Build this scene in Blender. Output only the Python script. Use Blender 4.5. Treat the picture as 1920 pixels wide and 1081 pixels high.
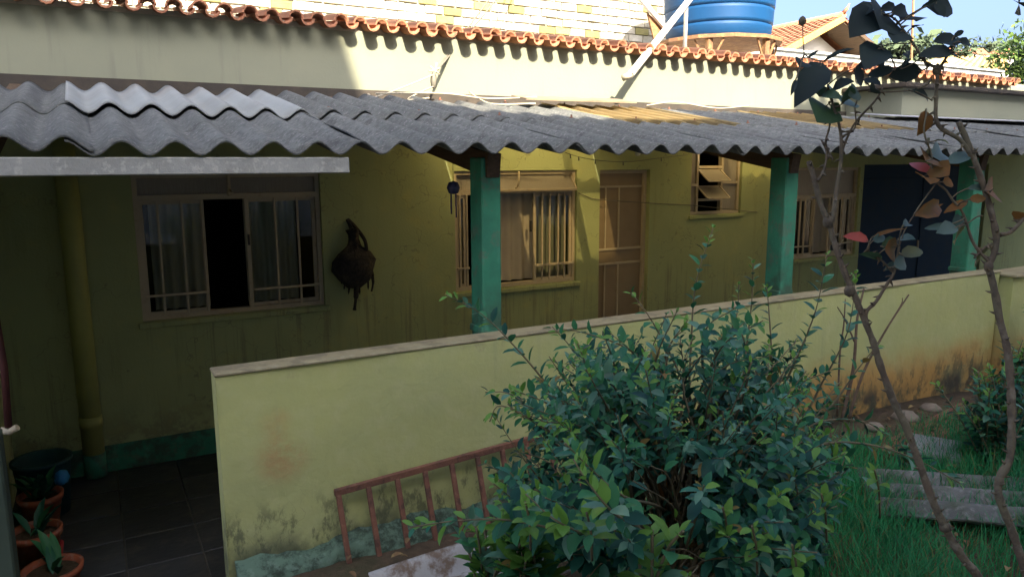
import bpy, math, random
import numpy as np
from mathutils import Vector, Matrix

for o in list(bpy.data.objects):
    bpy.data.objects.remove(o)
SC = bpy.context.scene
COL = SC.collection
rng = random.Random(7)
R_ = math.radians

# ------------------------------------------------------------------ camera
F_PX, W_PX, H_PX = 1400.0, 1920.0, 1081.0
PITCH, YAW, ROLL = R_(9.47), R_(29.3), R_(-0.26)
fwd0 = Vector((math.sin(YAW), math.cos(YAW), 0)); rt0 = Vector((math.cos(YAW), -math.sin(YAW), 0)); UP = Vector((0, 0, 1))
FWD = math.cos(PITCH) * fwd0 - math.sin(PITCH) * UP
up1 = math.sin(PITCH) * fwd0 + math.cos(PITCH) * UP
RT = math.cos(ROLL) * rt0 + math.sin(ROLL) * up1
CU = -math.sin(ROLL) * rt0 + math.cos(ROLL) * up1
cam = bpy.data.cameras.new('camera'); camo = bpy.data.objects.new('camera', cam); COL.objects.link(camo)
camo.matrix_world = Matrix(((RT.x, CU.x, -FWD.x, 0), (RT.y, CU.y, -FWD.y, 0), (RT.z, CU.z, -FWD.z, 0), (0, 0, 0, 1)))
cam.sensor_width = 36; cam.lens = F_PX / W_PX * 36; cam.clip_start = .05; cam.clip_end = 2000
SC.camera = camo

# ------------------------------------------------------------------ light
SX, SZ = .23, .75                     # sunlight runs (SX, 1, -SZ)
SUN_EL = math.atan2(SZ, math.hypot(SX, 1)); SUN_AZ = math.atan2(-SX, -1)
SC.view_settings.view_transform = 'Standard'; SC.view_settings.look = 'None'
SC.view_settings.gamma = 1; SC.view_settings.use_curve_mapping = False
SC.view_settings.exposure = 1.95
wd = bpy.data.worlds.new('World'); SC.world = wd; wd.use_nodes = True
wt = wd.node_tree; bg = wt.nodes['Background']
sky = wt.nodes.new('ShaderNodeTexSky'); sky.sky_type = 'NISHITA'; sky.sun_disc = False
sky.sun_elevation = SUN_EL; sky.sun_rotation = SUN_AZ % (2 * math.pi)
sky.air_density = .5; sky.dust_density = 6.0; sky.ozone_density = 3.0; sky.altitude = 0
wt.links.new(sky.outputs[0], bg.inputs[0]); bg.inputs[1].default_value = .15
sl = bpy.data.lights.new('sun', 'SUN'); sl.energy = 5.0; sl.angle = R_(.53); sl.color = (1, .87, .68)
so = bpy.data.objects.new('sun', sl); COL.objects.link(so)
so.rotation_euler = Vector((SX, 1, -SZ)).to_track_quat('-Z', 'Y').to_euler(); so.location = (-3, -12, 12)
try:
    SC.cycles.max_bounces = 10; SC.cycles.diffuse_bounces = 5; SC.cycles.transparent_max_bounces = 12
    SC.cycles.use_denoising = True; SC.cycles.caustics_reflective = False; SC.cycles.caustics_refractive = False
except Exception:
    pass

# ------------------------------------------------------------------ helpers
def ray(px, py): return RT * ((px - 960) / F_PX) - CU * ((py - 540.5) / F_PX) + FWD
def PY(px, py, Y): d = ray(px, py); return d * (Y / d.y)
def PZ(px, py, Z): d = ray(px, py); return d * (Z / d.z)
def PD(px, py, D): return ray(px, py) * D

def tag(o, label=None, cat=None, group=None, kind=None):
    if label: o['label'] = label
    if cat: o['category'] = cat
    if group: o['group'] = group
    if kind: o['kind'] = kind
    return o

def thing(name, loc, label, cat, group=None):
    o = bpy.data.objects.new(name, None); COL.objects.link(o); o.location = loc; o.empty_display_size = .1
    return tag(o, label, cat, group)

def worldloc(o):
    v = Vector((0, 0, 0))
    while o is not None: v = v + o.location; o = o.parent
    return v

class MB:
    def __init__(s): s.v = []; s.f = []; s.m = []; s.sm = []
    def face(s, idx, mi=0, smooth=False): s.f.append(tuple(idx)); s.m.append(mi); s.sm.append(smooth)
    def quad(s, a, b, c, d, mi=0):
        n = len(s.v); s.v += [tuple(a), tuple(b), tuple(c), tuple(d)]; s.face((n, n+1, n+2, n+3), mi)
    def box(s, lo, hi, M=None, mi=0, bev=0.0):
        lo = Vector(lo); hi = Vector(hi); n = len(s.v)
        if bev <= 0:
            P = [Vector((x, y, z)) for z in (lo.z, hi.z) for y in (lo.y, hi.y) for x in (lo.x, hi.x)]
            if M is not None: P = [M @ p for p in P]
            s.v += [tuple(p) for p in P]
            for q in ((0,2,3,1),(4,5,7,6),(0,1,5,4),(2,6,7,3),(0,4,6,2),(1,3,7,5)): s.face([n+i for i in q], mi)
            return
        b = min(bev, *(abs(hi[i]-lo[i])*.45 for i in range(3)))
        # chamfered box: 24 verts
        idx = {}
        for sx in (0,1):
            for sy in (0,1):
                for sz in (0,1):
                    c = [(lo[i], hi[i])[k] for i, k in enumerate((sx,sy,sz))]
                    sg = [1 if k == 0 else -1 for k in (sx,sy,sz)]
                    for ax in range(3):
                        p = Vector(c)
                        for i in range(3):
                            if i != ax: p[i] += sg[i]*b
                        if M is not None: p = M @ p
                        idx[(sx,sy,sz,ax)] = len(s.v); s.v.append(tuple(p))
        g = idx
        for k in (0,1):
            q = [g[(k,0,0,0)],g[(k,1,0,0)],g[(k,1,1,0)],g[(k,0,1,0)]]; s.face(q if k else q[::-1], mi)
            q = [g[(0,k,0,1)],g[(1,k,0,1)],g[(1,k,1,1)],g[(0,k,1,1)]]; s.face(q[::-1] if k else q, mi)
            q = [g[(0,0,k,2)],g[(1,0,k,2)],g[(1,1,k,2)],g[(0,1,k,2)]]; s.face(q if k else q[::-1], mi)
        for a in (0,1):
            for c in (0,1):
                s.face((g[(0,a,c,1)],g[(1,a,c,1)],g[(1,a,c,2)],g[(0,a,c,2)]), mi)
                s.face((g[(a,0,c,0)],g[(a,1,c,0)],g[(a,1,c,2)],g[(a,0,c,2)]), mi)
                s.face((g[(a,c,0,0)],g[(a,c,1,0)],g[(a,c,1,1)],g[(a,c,0,1)]), mi)
                for e in (0,1): s.face((g[(a,c,e,0)],g[(a,c,e,1)],g[(a,c,e,2)]), mi)
    def bar(s, a, b, w, h=None, up=(0,0,1), mi=0):
        a = Vector(a); b = Vector(b); h = w if h is None else h
        z = (b-a).normalized(); u = Vector(up)
        if abs(z.dot(u)) > .98: u = Vector((0,1,0))
        x = z.cross(u).normalized(); y = x.cross(z)
        M = Matrix(((x.x,y.x,z.x,a.x),(x.y,y.y,z.y,a.y),(x.z,y.z,z.z,a.z),(0,0,0,1)))
        s.box((-w/2,-h/2,0),(w/2,h/2,(b-a).length), M, mi, min(w,h)*.12)
    def tube(s, pts, r, n=8, mi=0, cap=True):
        pts = [Vector(p) for p in pts]; k = len(pts)
        rr = list(r) if hasattr(r, '__len__') else [r]*k
        base = len(s.v); prev = None
        for i, p in enumerate(pts):
            t = (pts[min(i+1,k-1)] - pts[max(i-1,0)])
            if t.length < 1e-9: t = Vector((0,0,1))
            t.normalize()
            if prev is None: x = t.orthogonal().normalized()
            else:
                x = prev - t*prev.dot(t)
                x = x.normalized() if x.length > 1e-6 else t.orthogonal().normalized()
            prev = x; y = t.cross(x)
            for j in range(n):
                a = 2*math.pi*j/n; s.v.append(tuple(p + (x*math.cos(a)+y*math.sin(a))*rr[i]))
        for i in range(k-1):
            for j in range(n):
                s.face((base+i*n+j, base+i*n+(j+1)%n, base+(i+1)*n+(j+1)%n, base+(i+1)*n+j), mi, True)
        if cap:
            s.face([base+j for j in range(n)][::-1], mi); s.face([base+(k-1)*n+j for j in range(n)], mi)
    def lathe(s, prof, c, n=24, mi=0, wob=0, smooth=True):
        base = len(s.v); c = Vector(c)
        for (r, z) in prof:
            for j in range(n):
                a = 2*math.pi*j/n; k = 1 + wob*math.sin(a*3+z*20)*.5 + wob*math.sin(a*5+1)*.4
                s.v.append((c.x+r*k*math.cos(a), c.y+r*k*math.sin(a), c.z+z))
        for i in range(len(prof)-1):
            for j in range(n): s.face((base+i*n+j, base+i*n+(j+1)%n, base+(i+1)*n+(j+1)%n, base+(i+1)*n+j), mi, smooth)
    def prism(s, poly, y0, y1, mi=0):
        n = len(s.v); k = len(poly)
        s.v += [(x, y0, z) for x, z in poly] + [(x, y1, z) for x, z in poly]
        s.face([n+i for i in range(k)], mi); s.face([n+k+i for i in range(k)][::-1], mi)
        for i in range(k): s.face((n+i, n+k+i, n+k+(i+1)%k, n+(i+1)%k), mi)
    def corr(s, L, Wd, pitch=.177, amp=.0255, th=.006, seg=12, ny=6, phase=0, mi=0, warp=0, seed=0):
        """corrugated sheet: width Wd along x from 0, length L along y from 0"""
        nx = max(2, int(round(Wd/pitch*seg))); base = len(s.v); rg = random.Random(seed)
        w = [[rg.uniform(-warp, warp) for _ in range(ny+1)] for _ in range(2)]
        for side in (0, 1):
            for j in range(ny+1):
                for i in range(nx+1):
                    x = Wd*i/nx; y = L*j/ny
                    z = amp*math.cos(2*math.pi*x/pitch+phase) + (0 if side == 0 else -th)
                    fx = i/nx
                    z += w[0][j]*(1-fx)+w[1][j]*fx
                    s.v.append((x, y, z))
        m = (nx+1)*(ny+1)
        for j in range(ny):
            for i in range(nx):
                a = base+j*(nx+1)+i
                s.face((a, a+1, a+nx+2, a+nx+1), mi, True); s.face((a+m, a+m+nx+1, a+m+nx+2, a+m+1), mi, True)
        for i in range(nx):
            a = base+i; s.face((a, a+m, a+m+1, a+1), mi); a = base+ny*(nx+1)+i; s.face((a, a+1, a+m+1, a+m), mi)
        for j in range(ny):
            a = base+j*(nx+1); s.face((a, a+nx+1, a+m+nx+1, a+m), mi); a = base+j*(nx+1)+nx; s.face((a, a+m, a+m+nx+1, a+nx+1), mi)
    def mesh(s, name, mats, off=(0,0,0)):
        me = bpy.data.meshes.new(name); o = Vector(off)
        me.from_pydata([(x-o.x, y-o.y, z-o.z) for x, y, z in s.v], [], s.f)
        me.polygons.foreach_set('material_index', s.m); me.polygons.foreach_set('use_smooth', s.sm)
        for m in (mats if isinstance(mats, (list, tuple)) else [mats]): me.materials.append(m)
        me.update(); return me
    def build(s, name, mats, parent=None, label=None, kind=None):
        off = worldloc(parent) if parent else Vector((0,0,0))
        o = bpy.data.objects.new(name, s.mesh(name, mats, off)); COL.objects.link(o); o.parent = parent
        if label: o['label'] = label
        if kind: o['kind'] = kind
        return o

def inst(name, me, M, parent):
    """a piece sharing mesh data, placed by world matrix M under a parent without rotation"""
    o = bpy.data.objects.new(name, me); COL.objects.link(o); o.parent = parent
    o.matrix_local = Matrix.Translation(-worldloc(parent)) @ M
    return o

def quick(name, mat, parent, fn, label=None, kind=None):
    m = MB(); fn(m); return m.build(name, mat, parent, label, kind)

def smooth_path(pts, sub=5):
    pts = [Vector(p) for p in pts]
    if len(pts) < 3:
        return [pts[0].lerp(pts[-1], i/sub) for i in range(sub+1)]
    P = [2*pts[0]-pts[1]] + pts + [2*pts[-1]-pts[-2]]; out = []
    for i in range(1, len(P)-2):
        for k in range(sub):
            t = k/sub; a, b, c, d = P[i-1], P[i], P[i+1], P[i+2]
            out.append(.5*((2*b)+(c-a)*t+(2*a-5*b+4*c-d)*t*t+(3*b-a-3*c+d)*t**3))
    return out + [pts[-1]]

# ------------------------------------------------------------------ materials
def mat(name, col, rough=.85, layers=(), bump=None, spec=.35, metal=0, tran=0, sheen=0, rnd=0):
    m = bpy.data.materials.new(name); m.use_nodes = True; t = m.node_tree; L = t.links
    p = t.nodes['Principled BSDF']; p.inputs['Roughness'].default_value = rough
    p.inputs['Specular IOR Level'].default_value = spec; p.inputs['Metallic'].default_value = metal
    geo = t.nodes.new('ShaderNodeNewGeometry'); pos = geo.outputs['Position']
    def math_(op, a, b):
        n = t.nodes.new('ShaderNodeMath'); n.operation = op
        for i, x in enumerate((a, b)):
            if hasattr(x, 'is_linked'): L.new(x, n.inputs[i])
            else: n.inputs[i].default_value = x
        return n.outputs[0]
    def mrange(x, a, b, c=0, d=1):
        n = t.nodes.new('ShaderNodeMapRange'); n.interpolation_type = 'SMOOTHSTEP'; L.new(x, n.inputs[0])
        for i, q in enumerate((a, b, c, d)): n.inputs[i+1].default_value = q
        return n.outputs[0]
    def noise(scale, det=5, stretch=None, rough_=.6):
        n = t.nodes.new('ShaderNodeTexNoise'); n.inputs['Scale'].default_value = scale
        n.inputs['Detail'].default_value = det; n.inputs['Roughness'].default_value = rough_
        src = pos
        if stretch:
            v = t.nodes.new('ShaderNodeVectorMath'); v.operation = 'MULTIPLY'; v.inputs[1].default_value = stretch
            L.new(pos, v.inputs[0]); src = v.outputs[0]
        L.new(src, n.inputs['Vector']); return n.outputs['Fac']
    cur = None
    def mix(c1, c2, fac):
        n = t.nodes.new('ShaderNodeMix'); n.data_type = 'RGBA'
        if c1 is None: n.inputs[6].default_value = (*col, 1)
        else: L.new(c1, n.inputs[6])
        n.inputs[7].default_value = (*c2, 1); L.new(fac, n.inputs[0]); return n.outputs[2]
    if rnd:
        oi = t.nodes.new('ShaderNodeObjectInfo')
        n = t.nodes.new('ShaderNodeHueSaturation'); n.inputs['Color'].default_value = (*col, 1)
        L.new(mrange(oi.outputs['Random'], 0, 1, 1-rnd, 1+rnd), n.inputs['Value'])
        cur = n.outputs[0]
    for ly in layers:
        fac = mrange(noise(ly['s'], ly.get('d', 5), ly.get('st'), ly.get('r', .6)), ly.get('lo', .35), ly.get('hi', .7))
        if 'crack' in ly:
            n1 = noise(ly['s'], 4, ly.get('st')); a = math_('ABSOLUTE', math_('SUBTRACT', n1, .5), 0)
            fac = mrange(a, 0, ly['crack'], 1, 0)
        fac = math_('MULTIPLY', fac, ly.get('a', 1))
        for (ax, a, b) in ly.get('ax', ()):
            sp = t.nodes.new('ShaderNodeSeparateXYZ'); L.new(pos, sp.inputs[0])
            co = sp.outputs[ax]
            co = math_('ADD', co, math_('MULTIPLY', math_('SUBTRACT', noise(2.3, 4), .5), ly.get('wob', .25)))
            fac = math_('MULTIPLY', fac, mrange(co, a, b))
        if 'at' in ly:
            v = t.nodes.new('ShaderNodeVectorMath'); v.operation = 'DISTANCE'; v.inputs[1].default_value = ly['at']; L.new(pos, v.inputs[0])
            fac = math_('MULTIPLY', fac, mrange(v.outputs['Value'], ly['rad']*.3, ly['rad'], 1, 0))
        cur = mix(cur, ly['c'], fac)
    if cur is None: p.inputs['Base Color'].default_value = (*col, 1)
    else: L.new(cur, p.inputs['Base Color'])
    if bump:
        b = t.nodes.new('ShaderNodeBump'); b.inputs['Strength'].default_value = bump[1]; b.inputs['Distance'].default_value = bump[2] if len(bump) > 2 else .01
        L.new(noise(bump[0], 6), b.inputs['Height']); L.new(b.outputs[0], p.inputs['Normal'])
    if tran:
        tr = t.nodes.new('ShaderNodeBsdfTranslucent'); tr.inputs[0].default_value = (*[min(1, c*1.5) for c in col], 1)
        mx = t.nodes.new('ShaderNodeMixShader'); mx.inputs[0].default_value = tran
        if cur is not None: L.new(cur, tr.inputs[0])
        L.new(p.outputs[0], mx.inputs[1]); L.new(tr.outputs[0], mx.inputs[2]); L.new(mx.outputs[0], t.nodes['Material Output'].inputs[0])
    return m

def glass_mat(name, tint, k=.12):
    m = bpy.data.materials.new(name); m.use_nodes = True; t = m.node_tree
    t.nodes.remove(t.nodes['Principled BSDF'])
    tr = t.nodes.new('ShaderNodeBsdfTransparent'); tr.inputs[0].default_value = (*tint, 1)
    gl = t.nodes.new('ShaderNodeBsdfGlossy'); gl.inputs['Roughness'].default_value = .03
    fr = t.nodes.new('ShaderNodeFresnel'); fr.inputs[0].default_value = 1.45
    mx = t.nodes.new('ShaderNodeMixShader')
    t.links.new(fr.outputs[0], mx.inputs[0]); t.links.new(tr.outputs[0], mx.inputs[1]); t.links.new(gl.outputs[0], mx.inputs[2])
    t.links.new(mx.outputs[0], t.nodes['Material Output'].inputs[0]); return m

M = {}
M['lime'] = mat('lime_plaster', (.365, .42, .20), .9, [
    dict(s=1.2, c=(.30, .345, .16), a=.7), dict(s=6, lo=.4, hi=.62, c=(.13, .13, .085), a=.7, r=.75, ax=((2, -1.65, -2.0),), wob=.35), dict(s=1.6, crack=.004, c=(.15, .15, .09), a=.5), dict(s=5, st=(5, 5, .25), lo=.5, hi=.7, c=(.17, .17, .10), a=.55, ax=((2, -.95, -1.16),), wob=.1), dict(s=6, lo=.5, hi=.8, c=(.46, .46, .17), a=.5),
    dict(s=3, st=(3, 3, .35), lo=.55, hi=.8, c=(.25, .26, .11), a=.45)], bump=(60, .25))
M['upper'] = mat('pale_plaster', (.24, .25, .18), .9, [
    dict(s=.8, c=(.20, .215, .16), a=.7), dict(s=4, st=(4, 4, .3), lo=.55, hi=.85, c=(.16, .16, .13), a=.5)], bump=(50, .2))
M['parapet'] = mat('parapet_plaster', (.43, .45, .18), .9, [
    dict(s=1.6, c=(.38, .41, .19), a=.8), dict(s=9, lo=.45, hi=.75, c=(.47, .48, .24), a=.5),
    dict(s=2.5, st=(4, 4, .3), lo=.55, hi=.8, c=(.30, .33, .18), a=.5),
    dict(s=5, lo=.3, hi=.6, c=(.42, .28, .12), a=.75, at=(.62, 3.1, -1.22), rad=.15, r=.8),
    dict(s=5, lo=.3, hi=.6, c=(.45, .27, .10), a=.45, at=(.60, 3.1, -1.07), rad=.09),
    dict(s=2.0, lo=.2, hi=.55, c=(.42, .24, .07), a=.95, ax=((2, -1.22, -1.5), (0, 2.2, 3.2)), wob=.3),
    dict(s=3.2, lo=.36, hi=.62, c=(.06, .07, .045), a=.85, ax=((2, -1.46, -1.66),), wob=.35),
    dict(s=7, lo=.45, hi=.6, c=(.05, .045, .035), a=.9, ax=((2, -1.50, -1.64), (0, 3.2, 4.2)), wob=.3),
    dict(s=2.2, crack=.0028, c=(.16, .16, .09), a=.6, ax=((2, -1.25, -1.55),), wob=.4),
    dict(s=5, st=(2.2, 2, 1), r=.75, lo=.48, hi=.6, c=(.07, .08, .05), a=.7, ax=((2, -1.34, -1.52),), wob=.3),
    dict(s=14, lo=.55, hi=.75, c=(.27, .22, .14), a=.5, ax=((2, -.95, -.84),), wob=.06)],
    bump=(16, .45, .012))
M['cap'] = mat('worn_cap', (.33, .30, .18), .9, [dict(s=5, c=(.26, .22, .13), a=.8), dict(s=22, lo=.5, hi=.7, c=(.38, .34, .23), a=.6), dict(s=9, lo=.5, hi=.65, c=(.17, .15, .1), a=.6)], bump=(50, .4))
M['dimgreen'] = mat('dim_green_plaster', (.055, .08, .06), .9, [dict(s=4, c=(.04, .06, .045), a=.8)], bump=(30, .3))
M['litter'] = mat('dry_leaf', (.17, .10, .045), .8, [dict(s=4, c=(.10, .06, .03), a=.9), dict(s=7, lo=.5, hi=.6, c=(.26, .2, .08), a=.8)])
M['moss'] = mat('mossy_green', (.10, .165, .115), .9, [dict(s=7, lo=.4, hi=.6, c=(.03, .045, .03), a=.95, r=.8), dict(s=30, lo=.5, hi=.7, c=(.17, .25, .19), a=.5)], bump=(35, .6))
M['green'] = mat('green_paint', (.042, .245, .145), .65, [dict(s=4, c=(.03, .16, .10), a=.9, r=.7), dict(s=14, st=(1, 1, .3), lo=.55, hi=.7, c=(.09, .30, .2), a=.6), dict(s=11, lo=.52, hi=.62, c=(.10, .16, .11), a=.7, r=.75), dict(s=7, lo=.42, hi=.6, c=(.05, .055, .04), a=.7, ax=((2, -.5, -.82),), wob=.2)], bump=(30, .3))
M['fibre'] = mat('fibre_cement', (.15, .16, .148), .95, [
    dict(s=1.5, c=(.105, .115, .105), a=.8), dict(s=28, lo=.42, hi=.62, c=(.085, .085, .085), a=.6), dict(s=4, lo=.56, hi=.66, c=(.06, .062, .055), a=.65, r=.75), dict(s=55, lo=.55, hi=.68, c=(.27, .265, .25), a=.7),
    dict(s=3, st=(3, .4, 1), lo=.5, hi=.75, c=(.07, .07, .072), a=.6)], bump=(80, .5), rnd=.16)
M['fibre_new'] = mat('newer_fibre_cement', (.31, .335, .325), .9, [dict(s=2.5, c=(.24, .25, .235), a=.8), dict(s=3, lo=.45, hi=.7, c=(.2, .14, .09), a=.6, ax=((1, 4.5, 5.2),)),
    dict(s=30, lo=.55, hi=.7, c=(.3, .3, .3), a=.5)], bump=(60, .3), rnd=.08)
M['translucent'] = mat('glow_fibreglass', (.66, .57, .38), .6, [dict(s=25, lo=.5, hi=.7, c=(.55, .47, .31), a=.6)], tran=.9)  # for the added roof pieces: warm tint gives the porch its glow
def clear_part(m, k, tint):
    t = m.node_tree; out = t.nodes['Material Output']; src = out.inputs[0].links[0].from_socket
    tr = t.nodes.new('ShaderNodeBsdfTransparent'); tr.inputs[0].default_value = (*tint, 1)
    mx = t.nodes.new('ShaderNodeMixShader'); mx.inputs[0].default_value = k
    t.links.new(src, mx.inputs[1]); t.links.new(tr.outputs[0], mx.inputs[2]); t.links.new(mx.outputs[0], out.inputs[0])
clear_part(M['translucent'], .28, (1, .9, .66))
M['tar'] = mat('tar_band', (.045, .04, .034), .9, [dict(s=6, c=(.075, .06, .045), a=.8)], bump=(30, .4))
M['flash'] = mat('grey_flashing', (.42, .43, .45), .6, [dict(s=3, c=(.3, .3, .31), a=.8)], bump=(10, .2))
M['wood'] = mat('weathered_timber', (.10, .065, .04), .85, [dict(s=4, st=(12, 1, 12), c=(.06, .04, .025), a=.9)], bump=(40, .4))
M['fascia'] = mat('galvanised_fascia', (.36, .37, .35), .7, [dict(s=5, c=(.28, .29, .27), a=.9), dict(s=45, lo=.5, hi=.68, c=(.5, .5, .46), a=.7), dict(s=9, lo=.6, hi=.8, c=(.2, .17, .13), a=.6)], bump=(60, .3))
M['board'] = mat('loose_board', (.30, .23, .15), .8, [dict(s=5, c=(.2, .15, .1), a=.8)])
M['tile'] = mat('clay_tile', (.40, .18, .10), .9, [dict(s=6, c=(.29, .12, .07), a=.8), dict(s=25, lo=.55, hi=.75, c=(.16, .09, .06), a=.75), dict(s=14, lo=.6, hi=.8, c=(.6, .33, .18), a=.5)], bump=(60, .4), rnd=.18)
M['metal'] = mat('cream_metal', (.46, .40, .28), .5, [dict(s=15, lo=.5, hi=.75, c=(.34, .25, .15), a=.6)], bump=(60, .1))
M['metal_d'] = mat('door_metal', (.27, .21, .13), .55, [dict(s=4, c=(.22, .17, .10), a=.7)])
M['navy'] = mat('navy_metal', (.022, .045, .075), .8, [dict(s=4, c=(.03, .05, .07), a=.7), dict(s=16, lo=.55, hi=.7, c=(.04, .045, .05), a=.5)], spec=.1)
M['glass'] = glass_mat('window_glass', (.82, .86, .84))
M['frost'] = mat('ribbed_glass', (.40, .37, .30), .35, [dict(s=4, c=(.33, .31, .26), a=.6), dict(s=30, st=(8, 8, .3), lo=.4, hi=.6, c=(.28, .26, .21), a=.5)], tran=.3)
M['curtain'] = mat('curtain_cloth', (.74, .68, .55), .9, [dict(s=5, c=(.66, .6, .48), a=.7)], tran=.3)
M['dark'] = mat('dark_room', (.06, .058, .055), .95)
M['slate'] = mat('slate_tile', (.045, .05, .055), .45, [dict(s=3, c=(.03, .034, .036), a=.8), dict(s=10, lo=.5, hi=.75, c=(.10, .09, .075), a=.6), dict(s=35, lo=.6, hi=.75, c=(.12, .12, .11), a=.4)], bump=(15, .5), rnd=.3)
M['grout'] = mat('grout', (.12, .115, .10), .95, [dict(s=8, c=(.07, .07, .06), a=.8)])
M['pipe'] = mat('painted_pipe', (.36, .38, .12), .6, [dict(s=3, c=(.27, .29, .1), a=.7)])
M['maroon'] = mat('maroon_pvc', (.07, .02, .018), .7)
M['white'] = mat('white_pvc', (.72, .70, .64), .5, [dict(s=6, c=(.6, .57, .5), a=.6)])
M['blue'] = mat('blue_tank', (.003, .055, .16), .55, [dict(s=2, c=(.004, .045, .13), a=.7), dict(s=7, st=(4, 4, .4), lo=.55, hi=.8, c=(.012, .07, .16), a=.5)], spec=.3)
M['sticker'] = mat('white_sticker', (.8, .8, .8), .5)
M['ink'] = mat('blue_ink', (.03, .08, .35), .5)
M['rustwood'] = mat('rusty_support', (.27, .145, .07), .85, [dict(s=6, c=(.17, .09, .05), a=.8), dict(s=20, lo=.5, hi=.7, c=(.5, .3, .12), a=.6)], bump=(40, .4))
M['rust'] = mat('rusty_iron', (.19, .085, .052), .85, [dict(s=8, c=(.11, .055, .04), a=.8), dict(s=40, lo=.5, hi=.7, c=(.26, .13, .08), a=.6), dict(s=16, lo=.55, hi=.65, c=(.07, .04, .03), a=.7)], bump=(60, .5))
M['fibre_old'] = mat('mossy_fibre_cement', (.15, .155, .14), .95, [dict(s=2.5, c=(.09, .095, .085), a=.8), dict(s=8, lo=.45, hi=.65, c=(.06, .08, .04), a=.8), dict(s=30, lo=.5, hi=.7, c=(.3, .3, .28), a=.5)], bump=(60, .4))
M['fibre_dirty'] = mat('soiled_fibre_cement', (.40, .39, .36), .95, [dict(s=5, lo=.5, hi=.62, c=(.16, .105, .065), a=.9, r=.7), dict(s=30, lo=.5, hi=.7, c=(.35, .34, .32), a=.5)], bump=(60, .4))
M['brick'] = mat('whitewashed_brick', (.42, .39, .29), .9, [dict(s=3, lo=.4, hi=.6, c=(.56, .53, .46), a=.9), dict(s=12, c=(.28, .25, .17), a=.5)], bump=(40, .5), rnd=.16)
M['brick_y'] = mat('bare_yellow_brick', (.27, .245, .10), .9, [dict(s=12, c=(.20, .175, .06), a=.7)], bump=(40, .5), rnd=.2)
M['mortar'] = mat('mortar', (.36, .33, .26), .95, [dict(s=7, c=(.24, .22, .17), a=.8)], bump=(40, .5))
M['offwhite'] = mat('offwhite_wall', (.72, .70, .64), .9, [dict(s=1, c=(.62, .6, .55), a=.7)])
M['palegrey'] = mat('pale_grey_wall', (.48, .49, .47), .9, [dict(s=1, c=(.40, .41, .40), a=.7), dict(s=5, st=(4, 4, .4), lo=.55, hi=.8, c=(.3, .31, .3), a=.4)])
M['yellow'] = mat('yellow_bargeboard', (.62, .38, .10), .8, [dict(s=5, c=(.5, .28, .07), a=.7)])
M['ochre'] = mat('ochre_roof', (.50, .36, .13), .9, [dict(s=3, c=(.4, .27, .1), a=.8), dict(s=12, lo=.5, hi=.7, c=(.6, .46, .2), a=.6)], bump=(8, .5))
M['hill'] = mat('hill_ground', (.14, .13, .07), .95, [dict(s=.06, c=(.06, .09, .035), a=.9), dict(s=.25, lo=.5, hi=.7, c=(.24, .17, .1), a=.6)])
M['tree'] = mat('tree_leaf', (.07, .13, .025), .6, [dict(s=1.5, c=(.12, .18, .04), a=.8)], tran=.2)
M['fartree'] = mat('far_tree_leaf', (.07, .10, .05), .8, [dict(s=.4, c=(.05, .075, .04), a=.8)])
M['bark'] = mat('bark', (.16, .11, .07), .9, [dict(s=25, c=(.09, .06, .04), a=.9)], bump=(60, .6))
M['trunk'] = mat('shrub_trunk', (.46, .24, .08), .9, [dict(s=14, c=(.30, .15, .05), a=.9), dict(s=6, lo=.5, hi=.7, c=(.12, .13, .05), a=.6)], bump=(50, .6))
M['twig'] = mat('shrub_twig', (.17, .14, .08), .85, [dict(s=20, c=(.11, .10, .055), a=.9)])
M['cane'] = mat('rose_cane', (.135, .12, .075), .8, [dict(s=12, c=(.12, .085, .06), a=.9), dict(s=60, lo=.45, hi=.6, c=(.07, .055, .04), a=.7), dict(s=40, lo=.55, hi=.7, c=(.23, .2, .15), a=.6)], bump=(60, .4))
M['soil'] = mat('garden_soil', (.075, .05, .03), .95, [dict(s=2, c=(.045, .05, .02), a=.8), dict(s=20, c=(.11, .075, .045), a=.6)], bump=(20, .9, .03))
M['grass_dry'] = mat('dry_grass', (.22, .20, .07), .8, [dict(s=5, c=(.15, .13, .05), a=.8)], tran=.3)
M['grass'] = mat('grass_blade', (.05, .30, .105), .75, [dict(s=2, c=(.035, .20, .085), a=.8), dict(s=9, lo=.55, hi=.7, c=(.10, .19, .05), a=.5)], tran=.3, spec=.1)
M['earth'] = mat('far_ground', (.16, .12, .07), .95, [dict(s=.3, c=(.10, .10, .05), a=.8)])
M['concrete'] = mat('concrete', (.26, .27, .25), .9, [dict(s=5, c=(.18, .19, .18), a=.8)], bump=(30, .4))
M['stone'] = mat('field_stone', (.24, .20, .15), .9, [dict(s=9, c=(.16, .13, .1), a=.8)], bump=(25, .8))
M['terracotta'] = mat('terracotta', (.36, .10, .045), .7, [dict(s=8, c=(.24, .08, .05), a=.8), dict(s=22, lo=.5, hi=.65, c=(.3, .22, .17), a=.5)], bump=(40, .2))
M['redpot'] = mat('red_plastic', (.42, .03, .04), .5, [dict(s=8, c=(.3, .03, .035), a=.7)])
M['bucket'] = mat('dark_green_plastic', (.012, .05, .055), .5, [dict(s=6, c=(.02, .07, .07), a=.6)])
M['bluecloth'] = mat('blue_plastic', (.03, .22, .5), .4)
M['bag'] = mat('dark_cloth', (.035, .032, .028), .95, [dict(s=14, c=(.075, .06, .04), a=.8), dict(s=40, lo=.5, hi=.6, c=(.02, .02, .018), a=.7)], bump=(25, .9, .02))
M['cable'] = mat('grey_cable', (.16, .15, .12), .6)
M['wire'] = mat('pale_wire', (.5, .45, .33), .6)
M['blackwire'] = mat('black_cable', (.025, .022, .02), .6)
M['bulb'] = mat('bulb_glass', (.75, .7, .5), .15)
M['chime'] = mat('blue_chime', (.05, .06, .14), .4)
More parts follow.
